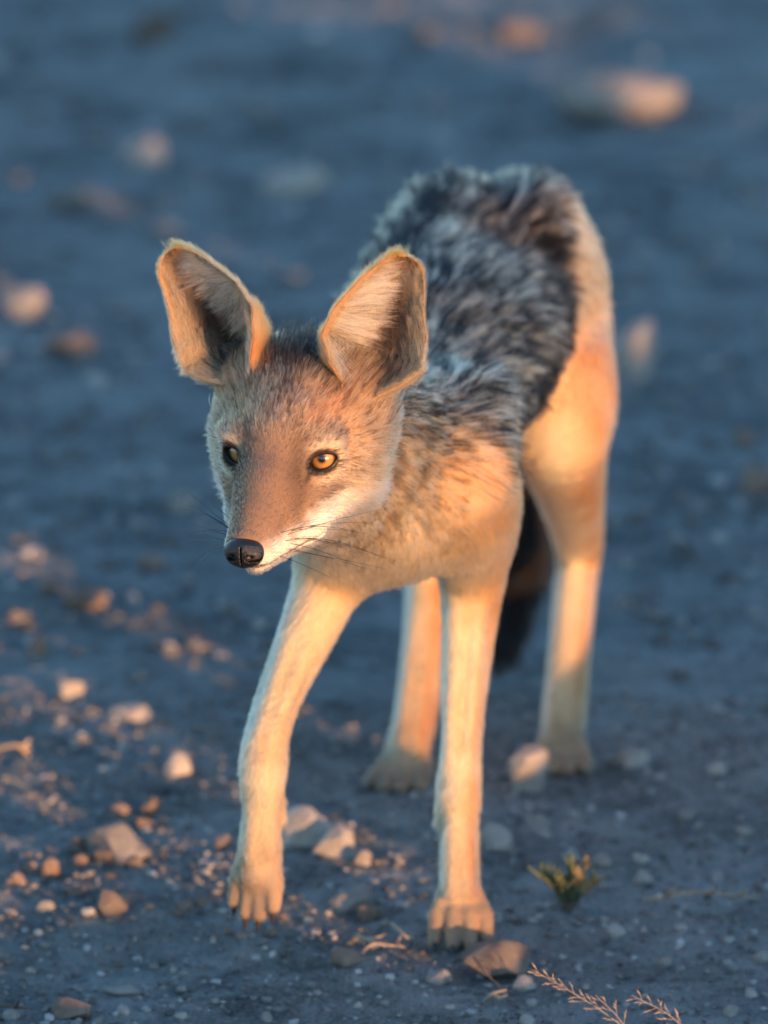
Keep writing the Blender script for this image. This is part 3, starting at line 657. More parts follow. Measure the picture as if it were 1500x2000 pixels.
er_v, er_f = make_ear(1, (0.047, -0.047, 0.040), (0.0675, -0.080, 0.108), (0.22, 0.95, 0.2), 0.97)
el_v, el_f = make_ear(-1, (-0.044, -0.047, 0.043), (-0.1000, -0.078, 0.100), (-0.08, 0.97, 0.15), 0.97)

parts = [(bv, bf), (fv, ff), (er_v, er_f), (el_v, el_f)]
off = 0; AV, AF = [], []
for v, f in parts: AV.append(v); AF.append(f + off); off += len(v)
AV = np.concatenate(AV); AF = np.concatenate(AF)
n_skin = len(bf) + len(ff)
print('jackal surface', len(AV), len(AF))

# ------------------------------------------------------------------ coat: colour, length and lie of the hair at every point of the surface
tri = np.concatenate([AF[:n_skin][:, [0, 1, 2]], AF[:n_skin][:, [0, 2, 3]]])
fn = np.cross(AV[tri[:, 1]] - AV[tri[:, 0]], AV[tri[:, 2]] - AV[tri[:, 0]])
VN = np.zeros_like(AV)
for k in range(3):
    for c in range(3): VN[:, c] += np.bincount(tri[:, k], fn[:, c], len(AV))
VN = nrm(VN)
NB = len(bv) + len(fv)
REG = ['head', 'neck', 'chest', 'torso', 'thigh', 'fleg', 'hleg', 'paw', 'tail']
RW = np.zeros((NB, len(REG))); FL = np.zeros((NB, 3))
for pr in PR:
    b0, b1 = bounds(pr, 0.035)
    m = np.where(((AV[:NB] > b0) & (AV[:NB] < b1)).all(1))[0]
    if not len(m): continue
    if pr['t'] == 'ch':
        d, fl = chain_d(pr, AV[m], True)
        if pr['flow'] is not None: fl = np.broadcast_to(pr['flow'], fl.shape)
    else: d = sdf(pr, AV[m]); fl = np.broadcast_to(pr['flow'], (len(m), 3))
    wgt = np.exp(-np.clip(d + 0.004, 0, 1) / 0.010)
    RW[m, REG.index(pr['reg'])] += wgt; FL[m] += wgt[:, None] * fl
RW /= RW.sum(1, keepdims=True) + 1e-9

C_ = dict(buff=lin(208, 168, 122), rufous=lin(196, 128, 72), cream=lin(236, 218, 186), white=lin(242, 234, 220), grey=lin(132, 114, 98),
          dark=lin(44, 36, 33), black=lin(20, 18, 19), silver=lin(232, 192, 146), sand=lin(180, 143, 104), brown=lin(124, 98, 79))
def mixc(a, b, t): return a + (b - a) * np.clip(t, 0, 1)[:, None]
def full(c, n): return np.tile(C_[c], (n, 1))
def saddle_edge(P):
    zb = np.interp(P[:, 1], [-0.36, -0.27, -0.20, -0.13, -0.03, 0.05, 0.15, 0.28, 0.36, 0.42], [0.42, 0.375, 0.350, 0.336, 0.332, 0.338, 0.358, 0.378, 0.362, 0.33])
    xb = np.interp(P[:, 1], [-0.25, -0.15, 0.0, 0.10, 0.20, 0.30, 0.40], [0.20, 0.16, 0.125, 0.120, 0.121, 0.122, 0.115])
    nz = 0.010 * vnoise(P / 0.022) + 0.005 * vnoise(P / 0.008 + 9)
    return np.minimum(P[:, 2] - zb, (xb - P[:, 0]) * 0.9) + nz                                  # > 0 inside the saddle
def coat(P, N, RW_, rnd):
    """root and tip colour, length, lift for points P; rnd in 0..1 per hair"""
    n = len(P); wr = {k: RW_[:, i] for i, k in enumerate(REG)}
    q = hl(P); r, f, u = np.abs(q[:, 0]), q[:, 1], q[:, 2]
    # head
    hc = mixc(full('sand', n), full('grey', n), 0.50 + 0.45 * vnoise(P / 0.012) + 0.25 * (rnd - 0.5))
    du = u + 0.009 + 0.31 * f
    hc = mixc(hc, full('brown', n), sstep(-0.008, 0.03, f) * sstep(-0.010, 0.004, du) * 0.75)
    hc = mixc(hc, full('rufous', n), 0.45 * sstep(0.02, -0.01, f) * sstep(0.018, 0.03, u) * sstep(0.012, 0.03, r))
    hc = mixc(hc, full('dark', n), 0.55 * np.exp(-((r - 0.019) / 0.006) ** 2) * np.exp(-((f - 0.022) / 0.018) ** 2) * sstep(-0.016, 0.0, du))
    hc = mixc(hc, full('dark', n), 0.75 * np.exp(-((u + 0.021 - (r - 0.036) * 0.6) / 0.0055) ** 2) * np.exp(-((r - 0.036) / 0.013) ** 2) * sstep(-0.035, -0.01, f) * (0.45 + 0.8 * rnd))
    bnd = np.where(f > 0, -0.0245 - 0.27 * f + 0.012 * sstep(0.035, 0.07, f), -0.0245 + 0.25 * f) + 0.004 * vnoise(P / 0.006)
    lowf = sstep(0.009, -0.008, u - bnd); lowb = lowf * sstep(0.01, -0.02, f)
    hc = mixc(hc, full('white', n), lowf * (0.74 - 0.40 * lowb))
    hc = mixc(hc, full('black', n), 0.85 * sstep(0.0022, 0.0010, np.abs(u + 0.0445 + 0.05 * (0.06 - f))) * sstep(0.01, 0.03, f))
    hc = mixc(hc, full('cream', n), 0.30 * sstep(0.026, 0.05, r) * sstep(0.01, -0.02, u) * sstep(0.012, -0.01, f))
    for s_ in (-1, 1):
        E = EYES[s_]; d = q - E['c']; a = d @ E['a']; b = d @ E['b']
        rr = np.sqrt((a / 1.25) ** 2 + b ** 2)
        hc = mixc(hc, full('cream', n), 0.45 * np.exp(-((rr - 0.0115) / 0.0035) ** 2) * (d @ E['e'] > 0) * sstep(-0.012, 0.002, a))
        hc = mixc(hc, full('dark', n), 0.95 * sstep(0.0095, 0.0075, rr) * (d @ E['e'] > 0))
        tr = np.exp(-((b + 0.0035 - (a + 0.009) * 0.9) / 0.0028) ** 2) * sstep(-0.017, -0.010, a) * sstep(-0.005, -0.009, a)
        hc = mixc(hc, full('dark', n), 0.8 * tr * (d @ E['e'] > 0))
    hc = mixc(hc, full('black', n), 0.88 * sstep(0.024, 0.010, r) * sstep(-0.030, -0.052, f) * sstep(0.018, 0.032, u))
    hc = mixc(hc, full('dark', n), 0.30 * sstep(0.010, 0.003, r) * sstep(0.0, -0.02, f) * sstep(0.0, 0.02, u))
    hc = mixc(hc, full('dark', n), (0.85 * sstep(0.55, 0.85, rnd) * (0.35 + 0.65 * sstep(0.05, 0.01, f))) * (1 - lowf)); hc = mixc(hc, full('cream', n), 0.55 * sstep(0.35, 0.1, rnd) * (1 - lowf) * sstep(0.03, 0.0, f))
    hlen = 0.0055 + 0.006 * sstep(0.03, 0.055, r) * sstep(0.02, -0.01, u) * sstep(0.0, -0.03, f) + 0.004 * sstep(-0.04, -0.07, f) + 0.004 * lowb
    hlen = hlen + 0.006 * np.exp(-((r - 0.034) / 0.016) ** 2) * sstep(-0.018, -0.040, f) * sstep(0.012, 0.026, u)
    hlen = hlen + (0.0030 - hlen) * sstep(-0.005, 0.028, f)
    hlen = np.where((f > 0.02) & (u < -0.05), 0.0045, hlen)
    # body
    side = (P[:, 0] - (0.03 + 0.19 * P[:, 1])); outer = sstep(-0.2, 0.5, N[:, 0] * np.sign(side))
    tc = mixc(full('sand', n), full('rufous', n), 0.35 + 0.4 * vnoise(P / 0.05))
    tc = mixc(tc, full('cream', n), sstep(0.33, 0.27, P[:, 2]) * 0.7)
    nk = mixc(full('buff', n), full('sand', n), 0.5 + 0.6 * vnoise(P / np.array([0.012, 0.012, 0.02])))
    streak = sstep(0.15, 0.45, vnoise(P / np.array([0.010, 0.020, 0.014]) + 4)) * sstep(-0.075, -0.035, P[:, 2] - 0.39)
    nk = mixc(nk, full('dark', n), 0.65 * streak * (0.4 + 0.8 * rnd))
    nk = mixc(nk, full('grey', n), 0.5 * sstep(0.6, 0.9, rnd)); nk = mixc(nk, full('black', n), 0.85 * sstep(0.010, 0.030, u) * sstep(0.040, 0.020, r))
    ch = mixc(full('cream', n), full('buff', n), 0.35 + 0.7 * vnoise(P / 0.035 + 2))
    ch = mixc(ch, full('white', n), 0.25 * sstep(0.06, 0.02, np.abs(P[:, 0] + 0.03)) * sstep(0.34, 0.30, P[:, 2]))
    ch = mixc(ch, full('sand', n), 0.30 * sstep(0.5, 0.9, rnd)); ch = mixc(ch, full('sand', n), 0.65 * sstep(0.1, 0.6, vnoise(P / np.array([0.02, 0.02, 0.03]) + 7)))
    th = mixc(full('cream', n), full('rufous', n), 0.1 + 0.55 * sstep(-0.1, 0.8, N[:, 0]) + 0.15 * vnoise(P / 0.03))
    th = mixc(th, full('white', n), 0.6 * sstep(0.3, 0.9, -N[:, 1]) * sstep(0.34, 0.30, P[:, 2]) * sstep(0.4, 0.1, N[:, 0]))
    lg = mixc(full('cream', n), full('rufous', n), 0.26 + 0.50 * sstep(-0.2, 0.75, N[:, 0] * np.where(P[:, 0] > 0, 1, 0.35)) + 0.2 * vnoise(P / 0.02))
    pw = mixc(full('buff', n) * 0.9, full('grey', n) * [0.95, 1.0, 1.05], 0.75 + 0.3 * vnoise(P / 0.01))
    lg = mixc(lg, full('grey', n), 0.18 * sstep(0.1, 0.7, vnoise(P / 0.013 + 3)) + 0.3 * sstep(0.10, 0.03, P[:, 2]) * sstep(0.0, 0.6, vnoise(P / 0.02 + 6)))
    tl = mixc(full('grey', n), full('black', n), 0.92 + 0.3 * vnoise(P / 0.015) + sstep(0.34, 0.28, P[:, 2]))
    cols = dict(head=hc, neck=nk, chest=ch, torso=tc, thigh=th, fleg=lg, hleg=lg, paw=pw, tail=tl)
    lens = dict(head=hlen, neck=0.014, chest=0.0085, torso=0.013, thigh=0.013, fleg=0.0062, hleg=0.0066, paw=0.0024, tail=0.030)
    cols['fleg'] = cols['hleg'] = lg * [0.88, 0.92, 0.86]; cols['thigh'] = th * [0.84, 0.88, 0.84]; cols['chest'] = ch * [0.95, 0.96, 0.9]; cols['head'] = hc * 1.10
    col = sum(cols[k] * wr[k][:, None] for k in REG); L = sum(lens[k] * wr[k] for k in REG)
    se = saddle_edge(P); soft = 0.004 + 0.026 * sstep(0.0, -0.12, P[:, 1]); sw = sstep(-soft, soft, se) * np.clip(wr['torso'] + wr['neck'] + wr['thigh'], 0, 1)
    return col, L, se, sw

def density(P, RW_):
    wts = dict(head=1.6e6, neck=1.0e6, chest=1.3e6, torso=0.9e6, thigh=0.9e6, fleg=1.5e6, hleg=1.0e6, paw=1.8e6, tail=0.6e6)
    return sum(wts[k] * RW_[:, i] for i, k in enumerate(REG))
def head_flow(P):
    q = hl(P); r, f, u = q[:, 0], q[:, 1], q[:, 2]
    v = np.stack([r * 7, -np.ones(len(P)), 0.15 - 0.55 * sstep(0.02, 0.045, np.abs(r)) * sstep(0.015, -0.01, u)], -1)
    v[:, 2] -= 0.8 * sstep(-0.03, -0.045, u)
    return v @ HM

class Hair:
    def __init__(s): s.P, s.C, s.R = [], [], []
    def add(s, pos, col, rad): s.P.append(pos.astype(np.float32)); s.C.append(col.astype(np.float32)); s.R.append(rad.astype(np.float32))
    def build(s, name, m, parent):
        P = np.concatenate(s.P); C = np.concatenate(s.C); R = np.concatenate(s.R); n, k = P.shape[:2]
        hc = bpy.data.hair_curves.new(name); hc.add_curves([k] * n)
        hc.attributes['position'].data.foreach_set('vector', P.ravel())
        ra = hc.attributes.get('radius') or hc.attributes.new('radius', 'FLOAT', 'POINT'); ra.data.foreach_set('value', R.ravel())
        ca = hc.attributes.new('hair_color', 'FLOAT_COLOR', 'POINT')
        ca.data.foreach_set('color', np.concatenate([C, np.ones(C.shape[:2] + (1,), np.float32)], -1).ravel())
        hc.materials.append(m)
        o = bpy.data.objects.new(name, hc); COL.objects.link(o); o.parent = parent
        print(name, n); return o
def strands(P, N, flow, L, lift, K=5, bend=0.35, jit=0.25, sink=0.0006):
    n = len(P); t = np.linspace(0, 1, K)
    fl = flow - N * (flow * N).sum(1, keepdims=True); fl = nrm(fl)
    j = rng.normal(size=(n, 3)) * jit; d = nrm(fl * np.cos(lift)[:, None] + N * np.sin(lift)[:, None] + j * 0.5)
    j2 = rng.normal(size=(n, 3)) * jit * 0.6
    b = fl * 0.5 - N * 0.55 * np.sin(lift)[:, None] + j2
    return (P - N * sink)[:, None, :] + L[:, None, None] * (d[:, None, :] * t[None, :, None] + bend * b[:, None, :] * (t ** 2)[None, :, None])
def clump(pos, roots, n_cl, amt, per=None):
    """pull hairs toward the tips of a few leading hairs; returns the clump index of every hair"""
    ci = rng.choice(len(roots), n_cl, replace=False); kd = kdtree.KDTree(n_cl)
    for i, c in enumerate(ci): kd.insert(roots[c], i)
    kd.balance()
    own = np.array([kd.find(p)[1] for p in roots])
    lead = pos[ci[own]]; K = pos.shape[1]; t = (np.linspace(0, 1, K) ** 1.3)[None, :, None]
    off = (roots - roots[ci[own]])[:, None, :]
    return pos + (lead + off * 0.25 - pos) * t * amt, own
def taper(K, base, n, tip=0.25): return np.tile(base * np.linspace(1, tip, K), (n, 1)) * (0.75 + 0.5 * rng.random((n, 1)))

skin_col = np.zeros((len(AV), 4), np.float32); skin_col[:, 3] = 1
c0, L0, se0, sw0 = coat(AV[:NB], VN[:NB], RW, np.full(NB, 0.5))
c0 = mixc(c0, full('black', NB), sw0 * 0.9)
skin_col[:NB, :3] = c0 * 0.8
for k, s_ in enumerate((1, -1)):
    E = EARS[s_]; n = E['P'].shape[0] * E['P'].shape[1]; o = NB + k * 2 * n
    S = E['S'].ravel(); T = E['T'].ravel()
    inn = mixc(full('grey', n), full('brown', n), sstep(0.1, -0.5, S)) * 0.6; inn = mixc(inn, full('black', n), 0.95 * np.maximum(np.exp(-((S - 0.25) / 0.40) ** 2) * sstep(0.85, 0.5, T), sstep(0.28, 0.12, T)))  # shadow in the hollow and foot of the ear painted black
    inn = mixc(inn, full('sand', n), sstep(0.8, 0.97, np.abs(S)))
    skin_col[o:o + n, :3] = inn * 0.7; skin_col[o + n:o + 2 * n, :3] = mixc(full('sand', n), full('rufous', n), np.maximum(sstep(0.1, 0.4, T), sstep(0.2, -0.3, S))) * 0.7

jackal = empty('jackal')
tag(jackal, 'lean black-backed jackal with big upright ears walking over stony ground', 'jackal')
M_skin, n_, l_, p_ = mat('jackal_skin')
at_ = n_.new('ShaderNodeAttribute'); at_.attribute_name = 'skin_color'; l_.new(at_.outputs['Color'], p_.inputs['Base Color'])
p_.inputs['Roughness'].default_value = 0.9; p_.inputs['Specular IOR Level'].default_value = 0.1
body = mesh_obj('body', AV, AF, M_skin, jackal)
ca = body.data.color_attributes.new('skin_color', 'FLOAT_COLOR', 'POINT'); ca.data.foreach_set('color', skin_col.ravel())

def hair_mat(name, rough=0.45):
    m = bpy.data.materials.new(name); m.use_nodes = True; nt_ = m.node_tree; nt_.nodes.clear()
    out = nt_.nodes.new('ShaderNodeOutputMaterial'); a = nt_.nodes.new('ShaderNodeAttribute'); a.attribute_name = 'hair_color'
    h = nt_.nodes.new('ShaderNodeBsdfHairPrincipled'); h.parametrization = 'COLOR'
    nt_.links.new(a.outputs['Color'], h.inputs['Color'])
    h.inputs['Roughness'].default_value = rough; h.inputs['Radial Roughness'].default_value = 0.6; h.inputs['IOR'].default_value = 1.28
    nt_.links.new(h.outputs[0], out.inputs['Surface'])
    return m
M_hair = hair_mat('jackal_fur')

if FUR:
    # --- body and head coat
    A_, B_, Cc = AV[tri[:, 0]], AV[tri[:, 1]], AV[tri[:, 2]]
    area = 0.5 * np.linalg.norm(fn, axis=1)
    dens = density(None, (RW[tri[:, 0]] + RW[tri[:, 1]] + RW[tri[:, 2]]) / 3)
    cnt = rng.poisson(area * dens); ti = np.repeat(np.arange(len(tri)), cnt); n = len(ti)
    u1 = np.sqrt(rng.random(n)); u2 = rng.random(n); bw = np.stack([1 - u1, u1 * (1 - u2), u1 * u2], -1)
    def bary(Q): return sum(Q[tri[ti, k]] * bw[:, k:k + 1] for k in range(3))
    P = bary(AV); N = nrm(bary(VN)); rw = bary(RW); fl = nrm(bary(FL))
    rnd = rng.random(n)
    col, L, se, sw = coat(P, N, rw, rnd)
    hwgt = rw[:, 0:1]; fl = nrm(fl * (1 - hwgt) + nrm(head_flow(P)) * hwgt)
    # keep the eyes and the nose leather free
    q = hl(P); ok = np.ones(n, bool)
    for s_ in (-1, 1):
        E = EYES[s_]; d = q - E['c']; ok &= ~((almond(d @ E['a'], d @ E['b']) < 0.0012) & (d @ E['e'] > -0.002) & (np.linalg.norm(d, axis=1) < 0.02))
    ok &= ~(((q[:, 0] / 0.0125) ** 2 + ((q[:, 1] - 0.081) / 0.0085) ** 2 + ((q[:, 2] + 0.0325) / 0.0092) ** 2) < 1.0)
    P, N, rw, fl, rnd, col, L, se, sw, q = (z[ok] for z in (P, N, rw, fl, rnd, col, L, se, sw, q)); n = len(P)
    # broad swirls in the lie of the hair
    sw_n = np.stack([vnoise(P / 0.03 + 1), vnoise(P / 0.03 + 5), vnoise(P / 0.03 + 8)], -1)
    fl = nrm(fl + sw_n * (0.12 + 0.16 * np.clip(rw[:, 1] + rw[:, 3] + rw[:, 2], 0, 1))[:, None])
    isd = sw > rng.random(n)
    L = np.where(isd, 0.026 + 0.006 * vnoise(P / 0.02), L) * (0.75 + 0.5 * rng.random(n))
    L = np.where(isd & (se < 0.012), L * 0.8, L)
    lift = np.where(rw[:, 0] > 0.5, R_(24), R_(22)) * (0.7 + 0.6 * rng.random(n)); lift = np.where(rw[:, 7] > 0.5, R_(14), lift); lift = np.where(isd, lift * 0.60, lift)
    pos = strands(P, N, fl, L, lift)
    K = pos.shape[1]
    hs = Hair()
    hd = (rw[:, 0] > 0.55) & ~isd; lgm = (rw[:, 5] + rw[:, 6] + rw[:, 7] > 0.5) & ~isd & ~hd; lo_ = ~hd & ~lgm
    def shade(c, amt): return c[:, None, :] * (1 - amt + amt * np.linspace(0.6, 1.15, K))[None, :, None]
    ph, own = clump(pos[hd], P[hd], max(1, hd.sum() // 6), 0.55)
    crnd = rng.random(own.max() + 1)[own]
    chd = coat(P[hd], N[hd], rw[hd], np.clip(crnd * 0.8 + rnd[hd] * 0.2, 0, 1))[0] * (0.62 + 0.45 * crnd[:, None] + 0.35 * rng.random((hd.sum(), 1)))
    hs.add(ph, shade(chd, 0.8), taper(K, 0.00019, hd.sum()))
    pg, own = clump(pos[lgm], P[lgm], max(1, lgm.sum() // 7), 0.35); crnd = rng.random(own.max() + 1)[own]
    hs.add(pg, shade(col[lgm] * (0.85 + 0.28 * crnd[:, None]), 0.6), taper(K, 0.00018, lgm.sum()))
    pl, own = clump(pos[lo_], P[lo_], max(1, lo_.sum() // 13), 0.62)
    cb = col[lo_]; nl = len(cb); crand = rng.random(own.max() + 1)[own]; d2 = isd[lo_]; e2 = se[lo_]; r2 = rnd[lo_]
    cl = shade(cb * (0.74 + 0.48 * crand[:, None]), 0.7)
    dk = (crand < 0.38) & (rw[lo_][:, 1] + rw[lo_][:, 3] + 0.5 * rw[lo_][:, 2] > 0.4) & (P[lo_][:, 1] < 0.0) & (P[lo_][:, 2] > 0.285 + 0.04 * r2)
    cl = np.where(dk[:, None, None], cl * np.linspace(0.9, 0.22, K)[None, :, None], cl)
    pale = (crand * 0.75 + 0.25 * r2) > 0.10 + 0.25 * sstep(0.020, 0.004, np.abs(P[lo_][:, 0] - np.interp(P[lo_][:, 1], [-0.2, 0, 0.14, 0.28], [0.0, 0.0, 0.018, 0.042]))) * sstep(-0.15, -0.05, P[lo_][:, 1]) + np.where((e2 < 0.013) & (P[lo_][:, 1] > -0.03) & (P[lo_][:, 1] < 0.20), 0.93, 0.46 - 0.04 * sstep(-0.05, -0.18, P[lo_][:, 1]))
    _q = hl(P[lo_]); pale &= ~((_q[:, 2] > 0.0) & (np.abs(_q[:, 0]) < 0.05) & (P[lo_][:, 1] < -0.22)); pale &= ~((P[lo_][:, 1] > 0.31) & (r2 < 0.8))
    t5 = np.linspace(0, 1, K)[None, :, None]
    silver = C_['silver'][None, None] * (0.85 + 0.3 * r2[:, None, None]); darkc = C_['black'][None, None] * (0.45 + 0.6 * r2[:, None, None])
    band = np.clip((t5 - 0.02) / 0.22, 0, 1)
    sad = np.where(pale[:, None, None], darkc * 1.6 + (silver - darkc * 1.6) * band, darkc + 0 * t5)
    cl = np.where(d2[:, None, None], sad, cl)
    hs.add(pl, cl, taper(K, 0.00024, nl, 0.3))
    hs.build('fur', M_hair, body)
    # --- ears
    he = Hair()
    def ear_samples(s_, n, front):
        E = EARS[s_]; nT, nS = E['T'].shape
        Pg = E['P'] if front else E['Pb']
        du = np.linalg.norm(np.gradient(Pg, axis=0), axis=-1); dv = np.linalg.norm(np.gradient(Pg, axis=1), axis=-1)
        wq = (du * dv)[:-1, :-1].ravel(); ch = rng.choice(len(wq), n, p=wq / wq.sum())
        a = ch // (nS - 1); b = ch % (nS - 1); fa, fb = rng.random(n), rng.random(n)
        def bl(Z):
            z = lambda i, j: Z[a + i, b + j]
            g = (lambda x: x[:, None]) if Z.ndim == 3 else (lambda x: x)
            return z(0, 0) * g((1 - fa) * (1 - fb)) + z(1, 0) * g(fa * (1 - fb)) + z(0, 1) * g((1 - fa) * fb) + z(1, 1) * g(fa * fb)
        N = nrm(bl(E['N'])); return bl(Pg), (N if front else -N), bl(E['T']), bl(E['S'])
    for s_ in (1, -1):
        E = EARS[s_]; A, O, Wd = E['A'], E['O'], E['W']
        # outside and rim
        P, N, T, S = ear_samples(s_, 26000, False); n = len(P)
        c = mixc(full('rufous', n), full('sand', n), 0.25 + 0.5 * vnoise(P / 0.01) + sstep(0.35, 0.05, T) * sstep(-0.2, 0.3, S) - 0.3 * sstep(0.0, -0.5, S) + 0.6 * sstep(0.80, 0.97, np.abs(S)) * sstep(0.95, 0.8, T)) * (0.8 + 0.4 * rng.random((n, 1)))
        he.add(strands(P, N, np.tile(A, (n, 1)) + Wd * (S * 0.5)[:, None], (0.0020 + 0.0018 * rng.random(n)) * (1 + 2.6 * sstep(0.3, -0.1, T) + 1.2 * sstep(-0.1, -0.5, S) * sstep(-0.98, -0.85, S)), np.full(n, R_(16))), shade(c, 0.5), taper(K, 0.00013, n))
        P, N, T, S = ear_samples(s_, 46000, True); n0 = len(P)
        # short lining, with the shadow of the ear hollow painted in black
        n = n0; c = mixc(full('grey', n), full('buff', n), sstep(0.5, 0.9, np.abs(S))); c = mixc(c, full('black', n), 0.95 * np.maximum(np.exp(-((S - 0.25) / 0.36) ** 2) * sstep(0.85, 0.5, T), sstep(0.28, 0.12, T)) * (0.6 + 0.5 * rng.random(n)))
        rimw = np.maximum(sstep(0.80, 0.96, np.abs(S)), sstep(0.86, 0.97, T)); c = mixc(c, mixc(full('buff', n), full('rufous', n), sstep(0.75, 0.95, T) * 0.8), rimw * 0.7)
        fl = A * 0.7 + Wd * (np.where(S < 0, 0.6, -0.5) * (1 - rimw) + np.sign(S) * rimw * 0.4)[:, None]
        he.add(strands(P, N, fl, (0.003 + 0.0035 * rng.random(n)) * (1 - 0.5 * rimw), np.full(n, R_(22))), shade(c * (0.65 + 0.6 * rng.random((n, 1))), 0.5), taper(K, 0.00012, n))
        # long pale tufts from the inner edge, sweeping across the opening
        P, N, T, S = ear_samples(s_, 60000, True); m = (S < -0.18) & (S > -0.93) & (T > 0.02) & (T < 0.86) & (rng.random(len(P)) < 0.13 * sstep(-0.1, -0.4, S))
        P, N, T, S = P[m], N[m], T[m], S[m]; n = len(P)
        c = mixc(full('cream', n), full('white', n), rng.random(n)) * (0.7 + 0.35 * rng.random((n, 1)))
        fl = Wd * 1.0 + A * (0.35 - 0.5 * (1 - T))[:, None] + O * 0.35
        ps = strands(P, N, np.tile(fl, (1, 1)), (0.013 + 0.014 * rng.random(n)) * (1.1 - 0.6 * T), np.full(n, R_(26)), bend=0.5, jit=0.22)
        ps, ow = clump(ps, P, max(1, n // 9), 0.75); he.add(ps, shade(c * (0.45 + 0.7 * rng.random(ow.max() + 1)[ow][:, None]), 0.8), taper(K, 0.00020, n))
        # tufts at the foot of the opening and along the outer wall
        P, N, T, S = ear_samples(s_, 40000, True); m = (((T < 0.10) & (T > -0.1)) | ((S > 0.55) & (T < 0.7))) & (rng.random(len(P)) < 0.12)
        P, N, T, S = P[m], N[m], T[m], S[m]; n = len(P)
        c = mixc(full('sand', n), full('cream', n), rng.random(n)) * (0.6 + 0.5 * rng.random((n, 1)))
        fl = A * 0.8 - Wd * (0.7 * sstep(0.2, 0.7, S))[:, None] + O * 0.5
        ps = strands(P, N, fl, 0.006 + 0.008 * rng.random(n) * sstep(0.75, 0.1, T), np.full(n, R_(38)), bend=0.4, jit=0.3)
        ps, _ = clump(ps, P, max(1, n // 10), 0.6); he.add(ps, shade(c, 0.6), taper(K, 0.00013, n))
        P, N, T, S = ear_samples(s_, 40000, True); m = (T < 0.40) & (T > -0.15) & (S > 0.72) & (rng.random(len(P)) < 0.7); P, N, T, S = P[m], N[m], T[m], S[m]; n = len(P)
        c = mixc(full('buff', n), full('cream', n), rng.random(n)) * (0.55 + 0.5 * rng.random((n, 1)))
        ps = strands(P, N, np.tile(-A * 0.35 + Wd * 0.8 + O * 0.4, (n, 1)), 0.004 + 0.006 * rng.random(n), np.full(n, R_(35)), bend=0.4, jit=0.35)
        ps, _ = clump(ps, P, max(1, n // 9), 0.55); he.add(ps, shade(c, 0.6), taper(K, 0.00016, n))
        P, N, T, S = ear_samples(s_, 30000, False); m = (T < 0.22) & (T > -0.2) & (S > -0.2) & (rng.random(len(P)) < 0.5); P, N, T, S = P[m], N[m], T[m], S[m]; n = len(P)
        c = mixc(full('sand', n), full('cream', n), rng.random(n)) * (0.6 + 0.5 * rng.random((n, 1)))
        ps = strands(P, N, np.tile(-A * 0.5 + Wd * 0.5 - HF * 0.5, (n, 1)), 0.008 + 0.007 * rng.random(n), np.full(n, R_(30)), bend=0.4, jit=0.3)
        ps, _ = clump(ps, P, max(1, n // 10), 0.6); he.add(ps, shade(c, 0.6), taper(K, 0.00017, n))
    he.build('ear_fur', M_hair, body)

# ------------------------------------------------------------------ nose, eyes, eyelids, whiskers, claws
def glossy(name, c, rough, coat_=0.0, bump=None):
    m, n, l, p = mat(name); p.inputs['Base Color'].default_value = (*c, 1); p.inputs['Roughness'].default_value = rough
    p.inputs['Coat Weight'].default_value = coat_; p.inputs['Coat Roughness'].default_value = 0.03
    if bump:
        tc = n.new('ShaderNodeTexCoord'); v = n.new('ShaderNodeTexVoronoi'); v.inputs['Scale'].default_value = bump; l.new(tc.outputs['Object'], v.inputs['Vector'])
        b = n.new('ShaderNodeBump'); b.inputs['Strength'].default_value = 0.6; b.inputs['Distance'].default_value = 0.0008; l.new(v.outputs[0], b.inputs['Height']); l.new(b.outputs[0], p.inputs['Normal'])
    return m
M_nose = glossy('nose_leather', (0.007, 0.0062, 0.006), 0.30, 0.3, 1300)
M_lid = glossy('eyelid_skin', (0.010, 0.009, 0.009), 0.35)
M_claw = glossy('claw_horn', (0.03, 0.025, 0.022), 0.4)
keep = PR; PR = []
def lE(c, r, k): ell(c, r, k)
lE((0, 0.0795, -0.0300), (0.0120, 0.0078, 0.0072), 0.006)
lE((0, 0.0800, -0.0370), (0.0075, 0.0066, 0.0058), 0.006)
for s_ in (-1, 1): lE((s_ * 0.0065, 0.0800, -0.0335), (0.0058, 0.0066, 0.0062), 0.004)
def nostril(s_):
    def fn(P):
        a = np.linalg.norm((P - [s_ * 0.0056, 0.0870, -0.0335]) / [1.0, 1.2, 0.85], axis=-1) - 0.0031
        b = np.linalg.norm((P - [s_ * 0.0098, 0.0835, -0.0352]) / [1.2, 1.2, 0.5], axis=-1) - 0.0026
        return smin(a, b, 0.002)
    return (np.array([s_ * 0.0065, 0.085, -0.034]), 0.012, fn)
groove = (np.array([0, 0.087, -0.037]), 0.010, lambda P: np.maximum(np.abs(P[..., 0]) - 0.0005, -(P[..., 1] - 0.0845)) + 0 * P[..., 2])
nlo = np.array([-0.018, 0.066, -0.046]); nv, nf = surface_nets(field(nlo, np.array([0.018, 0.093, -0.018]), 0.00045, [nostril(-1), nostril(1), groove]), nlo, 0.00045)
PR = keep
nose = mesh_obj('nose', HO + nv @ HM, nf, M_nose, jackal); tag(nose, 'wet black nose')
